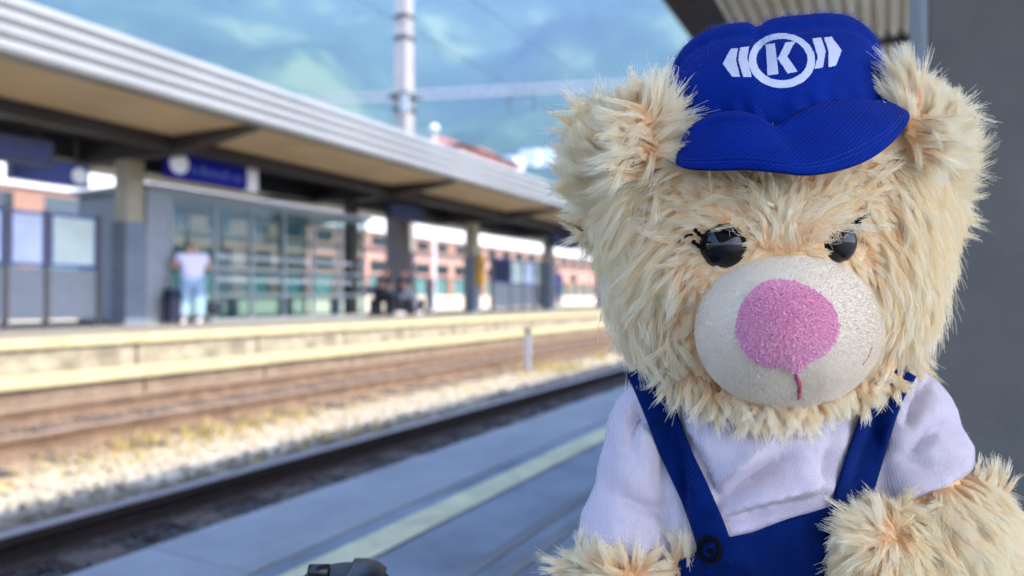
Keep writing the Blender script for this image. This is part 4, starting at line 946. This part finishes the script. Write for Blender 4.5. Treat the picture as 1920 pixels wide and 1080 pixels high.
for v in np.linspace(0, 1, 34):
    x = S[:, 0] * (1 - v) + V_[:, 0] * v; y = S[:, 1] * (1 - v) + V_[:, 1] * v
    out_ = 120 * (1 - .60 * np.abs(xe) ** 2)
    dp = (dS + 6) * (1 - v) + (262 - 165 * np.abs(xe) ** 2.4) * v + out_ * math.sin(v * math.pi / 2) * .75 + 7 * math.sin(math.pi * min(1, v * 6)) * (v < .167)
    st = -2.4 * np.exp(-((v - .86) / .018) ** 2); dp = dp + st + np.array([3 * noise.noise((a * .015, b_ * .02, 9.0)) for a, b_ in zip(x, y)])
    rows.append(np.stack([x, y, dp], 1))
VW = to_world(np.stack(rows)); visor_me = grid_mesh('visor', VW, M['blue'], thick=.0014); link('visor', visor_me, cap, (0, 0, 0))
# piping along the visor seam, edge roll and crown seam
pp = to_world(np.stack([S[3:-2, 0], S[3:-2, 1] - 1, dS[3:-2] + 2], 1)); link('seam_piping', skin_tube('seam_piping', pp, .0006, M['blue']), cap, (0, 0, 0))
pe = to_world(np.stack([V_[:, 0], V_[:, 1] - 1, rows[-1][:, 2]], 1)); link('visor_edge', skin_tube('visor_edge', pe, .0009, M['blue']), cap, (0, 0, 0))
for me_ in (): pass
# stitches
def stitches(name, parent, C, bvh, mat, gap=7.0, ln=4.0, r=.00018):
    b = MB(); seg = np.hypot(*np.diff(C, axis=0).T); cum = np.concatenate([[0], np.cumsum(seg)]); q = 0
    while q + ln < cum[-1]:
        a = [np.interp(q, cum, C[:, k]) for k in (0, 1)]; c = [np.interp(q + ln, cum, C[:, k]) for k in (0, 1)]
        h0, h1 = ray_to(bvh, *a, r * 1.2), ray_to(bvh, *c, r * 1.2)
        if h0 is not None and h1 is not None: b.tube(h0, h1, r, n=5)
        q += gap
    if b.v: return b.build(name, mat, parent)
vis_bvh = bvh_of(visor_me)
M['thread_blue'] = material('blue_thread', (0.006, 0.03, 0.27), 0.8)
o = stitches('stitching', None, (S * .14 + V_ * .86)[6:-6], vis_bvh, M['thread_blue']); o.parent = cap; o.location = (0, 0, 0)
o = stitches('stitching', None, (S * .21 + V_ * .79)[8:-8], vis_bvh, M['thread_blue'], 7, 4.2); o.parent = cap; o.location = (0, 0, 0)
o = stitches('stitching', None, (S * .19 + T_ * .81)[4:-4], cf_bvh, M['thread_blue'], 7, 4.2); o.parent = cap; o.location = (0, 0, 0)
# emblem printed on the front
def quad_patch(b, q, n=10, skip=''):
    q = np.array(q, float); o = len(b.v)
    g = np.random.default_rng(int(abs(q.sum())) % 997)
    vs = []
    for i in range(n + 1):
        for j in range(n + 1):
            u, v = i / n, j / n; p = (q[0] * (1 - u) + q[1] * u) * (1 - v) + (q[3] * (1 - u) + q[2] * u) * v
            if (i in (0, n) or j in (0, n)) and not ((skip == 'u' and i == 0) or (skip == 'v' and j == 0)): p = p + g.normal(0, .28, 2)
            h = ray_to(cf_bvh, p[0], p[1], .00035); vs.append(h)
    b.add(vs, [(i * (n + 1) + j, (i + 1) * (n + 1) + j, (i + 1) * (n + 1) + j + 1, i * (n + 1) + j + 1) for i in range(n) for j in range(n)])
em = MB()
for q in ([(1435.6, 83.1), (1452.7, 81.3), (1459.9, 138.5), (1439.1, 141.5)], [(1472.6, 79.9), (1491.9, 77.2), (1475.6, 106.3), (1457.0, 113.4)], [(1457, 108), (1475.6, 105.3), (1495.4, 134), (1477, 137.9)]): quad_patch(em, q)
for h6 in ([(1355, 119.3), (1370.4, 91.1), (1383.7, 90.5), (1379.9, 111.9), (1387.6, 143.9), (1373.3, 143.9)], [(1383.7, 111.9), (1388.1, 88.7), (1404.7, 87), (1400.9, 108.9), (1409.5, 143.9), (1394, 144.4)],
           [(1548.1, 95.6), (1539.9, 70.4), (1523, 71.9), (1533.3, 105.9), (1527.4, 129), (1542.8, 126.7)], [(1578.4, 94.7), (1559.4, 68.9), (1545.2, 70.4), (1553.5, 95.6), (1553.5, 126.1), (1567.4, 123.1)]):
    A6, B6, C6, D6, E6, F6 = h6; quad_patch(em, [A6, B6, C6, D6], 10, 'u'); quad_patch(em, [A6, D6, E6, F6], 10, 'v')
vs = []; NN = 96; g = np.random.default_rng(9)
for j in range(NN):
    a = 2 * math.pi * j / NN
    for q in range(5):
        u = q / 4; r = (62.5 * (1 - u) + 47.8 * u, 51.5 * (1 - u) + 38.8 * u); jit = g.normal(0, .3) if q in (0, 4) else 0
        vs.append(ray_to(cf_bvh, 1466.2 + (r[0] + jit) * math.cos(a), 113.6 - 2 * u + (r[1] + jit) * math.sin(a), .00035))
em.add(vs, [(j * 5 + q, ((j + 1) % NN) * 5 + q, ((j + 1) % NN) * 5 + q + 1, j * 5 + q + 1) for j in range(NN) for q in range(4)])
em_me = em.mesh('emblem', M['print']); em_me.flip_normals() if sum(p_.normal.dot(Vector(Fv)) for p_ in em_me.polygons) > 0 else None; em_me.shade_smooth()
o = link('emblem', em_me, cap, (0, 0, 0))
cap.location = -world_loc(bear)
# short blue lint along the crown
P, N = sample(crown_me, 9000, lambda px, py, d, N: (py < 150) & (-(N @ Fv) < .55), 71); n = len(P); g = np.random.default_rng(71); s = np.linspace(0, 1, 4)
T = unit(g.normal(0, 1, (n, 3))); L = g.uniform(.0006, .0024, (n, 1, 1)) 
pts = P[:, None] + (N[:, None] * s[None, :, None] + T[:, None] * (s ** 2)[None, :, None] * .8) * L
M['lint'] = fur_material('blue_lint', (0.01, 0.04, 0.42), (0.05, 0.12, 0.55), (.8, .8, .9))
hair('lint', cap, pts, np.full((n, 4), .00005), g.random(n), M['lint'])

# ---- body, shirt
def ring_loft(cs, nu=36):
    # cs: list of (px, py, dp, half width vector x, y, half depth) rings
    out = []; th = np.linspace(0, 2 * np.pi, nu, endpoint=False)
    for cx, cy, cdp, hx, hy, hd in cs:
        out.append(np.stack([cx + hx * np.cos(th), cy + hy * np.cos(th), cdp + hd * np.sin(th)], 1))
    return np.stack(out)
torso = ellipsoid((1455, 985, -10), (205, 285, 140), 48, 32, 2.3)
body_me = merged('body', [to_world(torso)], M['fur_base'], .004, 2); body = link('body', body_me, bear)
torso_s = ellipsoid((1450, 960, 0), (238, 262, 172), 48, 32, 2.4)
slL = ring_loft([(1262, 700, 0, 12, 0, 10), (1248, 702, 0, 52, -22, 42), (1228, 735, 4, 62, -20, 60), (1213, 790, 8, 66, -8, 66), (1204, 850, 14, 68, 2, 70), (1197, 910, 22, 76, 8, 76), (1190, 965, 30, 84, 12, 80), (1182, 1012, 38, 90, 16, 84), (1178, 1046, 44, 92, 20, 84), (1177, 1052, 44, 60, 14, 50)])
slR = ring_loft([(1660, 690, 0, 12, 0, 10), (1680, 698, 0, 60, 10, 42), (1698, 735, 4, 68, 2, 58), (1710, 780, 10, 74, -8, 66), (1718, 830, 22, 82, -22, 72), (1726, 880, 36, 92, -38, 78), (1733, 925, 48, 96, -46, 84), (1735, 932, 50, 60, -30, 50)])
SEG = [((1345, 945), (1470, 860), 26, -20), ((1350, 905), (1440, 835), 24, 12), ((1330, 985), (1545, 935), 14, -15), ((1350, 960), (1540, 905), 20, 9), ((1262, 790), (1290, 1010), 20, -26), ((1640, 800), (1610, 960), 22, -22),
       ((1160, 770), (1230, 800), 12, -10), ((1745, 700), (1700, 790), 12, -16), ((1765, 800), (1700, 850), 16, -11), ((1150, 930), (1240, 960), 22, -9), ((1190, 735), (1185, 830), 12, -10), ((1290, 820), (1345, 935), 16, -15), ((1560, 830), (1540, 920), 18, -9), ((1430, 800), (1560, 815), 14, -8), ((1690, 860), (1790, 885), 18, -9)]
def seg_disp(px, py):
    o = np.zeros_like(px)
    for (ax, ay), (bx_, by_), w_, h in SEG:
        vx, vy = bx_ - ax, by_ - ay; tt = np.clip(((px - ax) * vx + (py - ay) * vy) / (vx * vx + vy * vy), 0, 1)
        d2 = (px - ax - vx * tt) ** 2 + (py - ay - vy * tt) ** 2; o += h * np.exp(-np.sqrt(d2 + 4) / w_ * 1.5) * (.4 + .6 * np.sin(np.pi * np.clip(tt, .05, .95)))
    return o
def shirt_def(co, no):
    px, py, d = proj(co); f = np.clip(-(no @ Fv) + .1, 0, 1)
    nz = np.array([noise.noise((a * 18, b * 18, c * 18)) + 1.15 * (1 - 2 * abs(noise.noise((a * 42, b * 42, c * 30)))) + .35 * (1 - 2 * abs(noise.noise((a * 110, b * 110, c * 80)))) for a, b, c in co])
    return co + no * ((seg_disp(px, py) * f * 3.0 + nz * 7.0) / K)[:, None]
shirt_me = merged('shirt', [to_world(torso_s), to_world(slL), to_world(slR)], M['jersey'], .0022, 7, shirt_def)
shirt = link('shirt', shirt_me, bear); sh_bvh = bvh_of(shirt_me)
M['white_thread'] = material('white_thread', (0.8, 0.8, 0.85), 0.8)
o = stitches('hem_stitching', shirt, np.array([(1120, 1001), (1150, 1009), (1190, 1019), (1235, 1030)], float), sh_bvh, M['white_thread'], 8, 5, .0002)
# pilling
P, N = sample(shirt_me, 2600, lambda px, py, d, N: -(N @ Fv) > -.3, 81); n = len(P); g = np.random.default_rng(81); s = np.linspace(0, 1, 4)
T = unit(g.normal(0, 1, (n, 3))); pts = P[:, None] + (N[:, None] * s[None, :, None] * .5 + T[:, None] * (s ** 1.3)[None, :, None]) * g.uniform(.0004, .0018, (n, 1, 1))
M['fluff'] = fur_material('pale_fluff', (.62, .58, .68), (.75, .72, .8), (.6, .6, .65)); hair('fluff', shirt, pts, np.full((n, 4), .00006), g.random(n), M['fluff'])

# ---- overalls: bib, straps, buttons
ovr = link('overalls', None, bear); 
def on_shirt(px, py, off, fallback=60):
    h = ray_to(sh_bvh, px, py, off); return B3(px, py, fallback) if h is None else h
def strap(path, half, name='strap'):
    t = np.linspace(0, 1, 60); C = smooth_curve(np.array(path, float), t); Wd = np.interp(t, np.linspace(0, 1, len(half)), half); tan = np.gradient(C, axis=0); tan /= np.hypot(*tan.T)[:, None]; nrm = np.stack([-tan[:, 1], tan[:, 0]], 1)
    G = np.zeros((60, 11, 3)); dd = np.zeros((60, 11))
    for i in range(60):
        for j in range(11):
            u = (j - 5) / 5; p = C[i] + nrm[i] * Wd[i] * u * (1 + .03 * math.sin(i * .35)); h = on_shirt(p[0], p[1], 0); dd[i, j] = proj(h)[2]
    for i in range(60):                                   # the strap bridges over hollows
        lo, hi_ = max(0, i - 5), min(60, i + 6); m_ = dd[lo:hi_].mean(0)
        for j in range(11):
            u = (j - 5) / 5; p = C[i] + nrm[i] * Wd[i] * u; dep = min(m_[j], dd[max(0, i - 2):i + 3, max(0, j - 1):j + 2].min()) - .0024 + .0010 * abs(u) ** 6 + .0006 * math.sin(i * .5 + j * .3)
            G[i, j] = W(p[0], p[1], dep)
    me = grid_mesh(name, G, M['blue_dark'], thick=.0016); o = link(name, me, ovr); return o, me
sL, sLme = strap([(1200, 690), (1228, 748), (1268, 850), (1305, 930), (1335, 1010), (1345, 1062)], [28, 30, 29, 29, 32, 38])
sR, sRme = strap([(1690, 690), (1660, 745), (1628, 840), (1603, 920), (1588, 1000), (1585, 1070)], [33, 33, 34, 36, 38, 38])
NB = 60; G = np.zeros((40, NB, 3)); xs_ = np.linspace(1262, 1680, NB)
topc = np.interp(xs_, [1262, 1300, 1345, 1420, 1500, 1560, 1620, 1680], [1060, 1040, 1014, 996, 968, 950, 940, 960])
for i in range(40):
    for j in range(NB):
        v = i / 39; y = topc[j] * (1 - v) + 1200 * v; x = xs_[j] + (1470 - xs_[j]) * .05 * v
        h = on_shirt(x, y, .0014 + .0008 * math.sin(v * 3.1) + .0009 * noise.noise((x * .012, y * .012, 1)) + (.0010 * math.exp(-((v - .02) / .02) ** 2)), 150)
        G[i, j] = h
bib_me = grid_mesh('bib', G, M['blue_dark'], thick=.0014); link('bib', bib_me, ovr)
trousers_me = merged('trousers', [to_world(ellipsoid((1455, 1130, -5), (248, 110, 185), 40, 24, 2.4)), to_world(ellipsoid((1330, 1190, 80), (95, 62, 150), 32, 20, 2.2)), to_world(ellipsoid((1590, 1190, 80), (95, 62, 150), 32, 20, 2.2))], M['blue_dark'], .004, 4)
link('trousers', trousers_me, ovr)
sl_bvh = bvh_of(sLme)
def button(cx, cy, bvh, r=19):
    t = np.linspace(0, 2 * np.pi, 34); pts = [ray_to(bvh, cx + r * math.cos(a) * (1 + .03 * math.sin(3 * a)), cy + r * 1.08 * math.sin(a), .0006) for a in t]; pts = [p for p in pts if p is not None]
    o = link('button_ring', skin_tube('button_ring', pts, .0017, M['stitch_black']), ovr)
    c = ray_to(bvh, cx + 1, cy + 3, .0006)
    if c is not None: link('button_knot', closed('button_knot', ball(c, .0019, 16), M['stitch_black']), ovr)
button(1330, 1030, sl_bvh)
# feet
for fx_ in (1325, 1595): link('foot', closed('foot', to_world(ellipsoid((fx_, 1190, 250), (70, 66, 55), 32, 20)), M['fur_base']), bear)

# ---- arms with fur
armL = merged('arm', [to_world(ring_loft([(1192, 980, 30, 50, 10, 50), (1188, 1020, 40, 76, 14, 74), (1182, 1075, 50, 92, 6, 82), (1180, 1140, 60, 96, 0, 84), (1190, 1185, 70, 70, 0, 60), (1192, 1200, 70, 20, 0, 20)]))], M['fur_base'], .003, 4)
aL = link('arm', armL, bear)
cov = bvh_of(shirt_me)
def outside(P):                  # keeps hair roots that the shirt does not cover
    k = np.ones(len(P), bool)
    for i, p in enumerate(P):
        h = cov.find_nearest(Vector(p))
        if h[0] is not None and (Vector(p) - h[0]).dot(h[1]) < .0005: k[i] = False
    return k
P, N = sample(armL, 2600, None, 91); k = outside(P); P, N = P[k], N[k]; px, py, _ = proj(P)
fl = dirs((px - 1182) / 95 * .8, -.35 * np.ones(len(P)) + (py - 1060) / 60, .1 * np.ones(len(P)))
fur('fur', aL, P, N, fl, .0150 * np.random.default_rng(5).uniform(.7, 1.25, len(P)), 34, .0032, .7, 92, rad=.00014, tone_shift=-.15, conv=.45)
tuft_patch((1284, 1062, 120), (26, 22), 34, (.15, -.9, .3), .019, 93, aL, .5)
tuft_patch((1085, 1066, 60), (22, 12), 16, (-.9, -.25, .1), .017, 94, aL, .5)
armR = merged('arm', [to_world(ring_loft([(1728, 880, 40, 40, -15, 40), (1735, 920, 50, 80, -30, 72), (1765, 975, 70, 108, -20, 88), (1778, 1030, 90, 112, 0, 95), (1782, 1100, 100, 110, 0, 95), (1780, 1160, 100, 80, 0, 70), (1780, 1180, 100, 20, 0, 20)])), to_world(ellipsoid((1655, 1050, 150), (74, 84, 66), 32, 20))], M['fur_base'], .003, 8)
aR = link('arm', armR, bear)
P, N = sample(armR, 5200, None, 95); k = outside(P); P, N = P[k], N[k]; px, py, _ = proj(P)
lft = px < 1690
fl = dirs(np.where(lft, (px - 1668) / 60, (px - 1770) / 150), np.where(lft, (py - 1010) / 60, .95 + np.abs(py - 1040) / 150), .15 * np.ones(len(P)))
fur('fur', aR, P, N, fl, .0165 * np.random.default_rng(6).uniform(.7, 1.25, len(P)), 32, .0032, .62, 96, rad=.00014, tone_shift=-.15, conv=.45)
tuft_patch((1640, 1000, 215), (30, 28), 40, (-.8, -.5, .1), .019, 97, aR, .3)
tuft_patch((1838, 925, 80), (36, 24), 36, (.45, -.8, .1), .017, 98, aR, .5)

# ------------------------------------------------------------------ travel bag under the bear
zt = base_z - .0
bt = W(960, 540, .42); bagc = CAM + Fv * .415 + Rv * .12; 
def bagpt(r, f, z): q = CAM + Rv * r + np.array([Fv[0], Fv[1], 0]) * f; return (q[0], q[1], z)
bag = thing('travel_bag', 'black travel bag carrying the toy bear, its strap loop at the bottom edge', 'bag', bagpt(.1, .4, 0))
def rbox(r0, r1, f0, f1, z0, z1, rad, n=6):
    rows = []
    for k in range(2 * n + 2):
        if k <= n: a = -math.pi / 2 + k * math.pi / 2 / n; z = z0 + rad + rad * math.sin(a)
        else: a = (k - n - 1) * math.pi / 2 / n; z = z1 - rad + rad * math.sin(a)
        ins = rad * (1 - math.cos(a)); ring = []
        for qx, qy, a0 in ((r1 - rad, f1 - rad, 0), (r0 + rad, f1 - rad, 1), (r0 + rad, f0 + rad, 2), (r1 - rad, f0 + rad, 3)):
            for j in range(n + 1):
                b = a0 * math.pi / 2 + j * math.pi / 2 / n; ring.append(bagpt(qx + (rad - ins) * math.cos(b), qy + (rad - ins) * math.sin(b), z))
        rows.append(ring)
    return np.array(rows)
link('bag_body', closed('bag_body', rbox(-.20, .42, .25, .535, 0.0, zt, .045), M['black_nylon']), bag)
# handle strap rising at the left
def hpt(px, py, d): return W(px, py, d)
path = [hpt(520, 1180, .46), hpt(540, 1120, .455), hpt(585, 1086, .45), hpt(640, 1076, .45), hpt(692, 1078, .45), hpt(722, 1104, .452), hpt(755, 1180, .46)]
path = np.array(path); tt = np.linspace(0, 1, 50); ss = np.linspace(0, 1, len(path)); sp_ = np.stack([np.interp(tt, ss, path[:, k]) for k in range(3)], 1)
for _ in range(6): sp_[1:-1] = (sp_[:-2] + sp_[1:-1] * 2 + sp_[2:]) / 4
G = np.zeros((50, 12, 3))
for i in range(50):
    tg = unit(sp_[min(i + 1, 49)] - sp_[max(i - 1, 0)]); sd = Fv; up = np.cross(sd, tg); up = up if up[2] > 0 else -up
    for j in range(12):
        a = 2 * math.pi * j / 12; G[i, j] = sp_[i] + sd * .016 * np.sign(math.cos(a)) * abs(math.cos(a)) ** .6 + up * .0042 * math.sin(a)
hd = link('handle', closed('handle', G, M['black_nylon']), bag)
link('handle_grip', closed('handle_grip', np.array([[p + (p - sp_[min(49, max(0, i))]) * .35 for p in G[i]] for i in range(27, 38)]), M['black_plastic']), hd)
c = hpt(598, 1071, .436); bk = MB().tube(c - Rv * .006, c + Rv * .006, .0042, n=16); link('buckle', bk.mesh('buckle', M['black_plastic'], True), bag)

# ------------------------------------------------------------------ haze
hz = MB().box(-6100, 6600, -6100, 6600, ZG - 1.2, 3900).build('haze', None); tag(hz, kind='stuff')
m = bpy.data.materials.new('haze'); m.use_nodes = True; n = m.node_tree.nodes; n.remove(n['Principled BSDF'])
v = n.new('ShaderNodeVolumePrincipled'); v.inputs['Color'].default_value = (0.35, 0.56, 1.0, 1); v.inputs['Density'].default_value = 0.000165; v.inputs['Anisotropy'].default_value = 0.0
m.node_tree.links.new(v.outputs[0], n['Material Output'].inputs['Volume']); hz.data.materials.append(m)
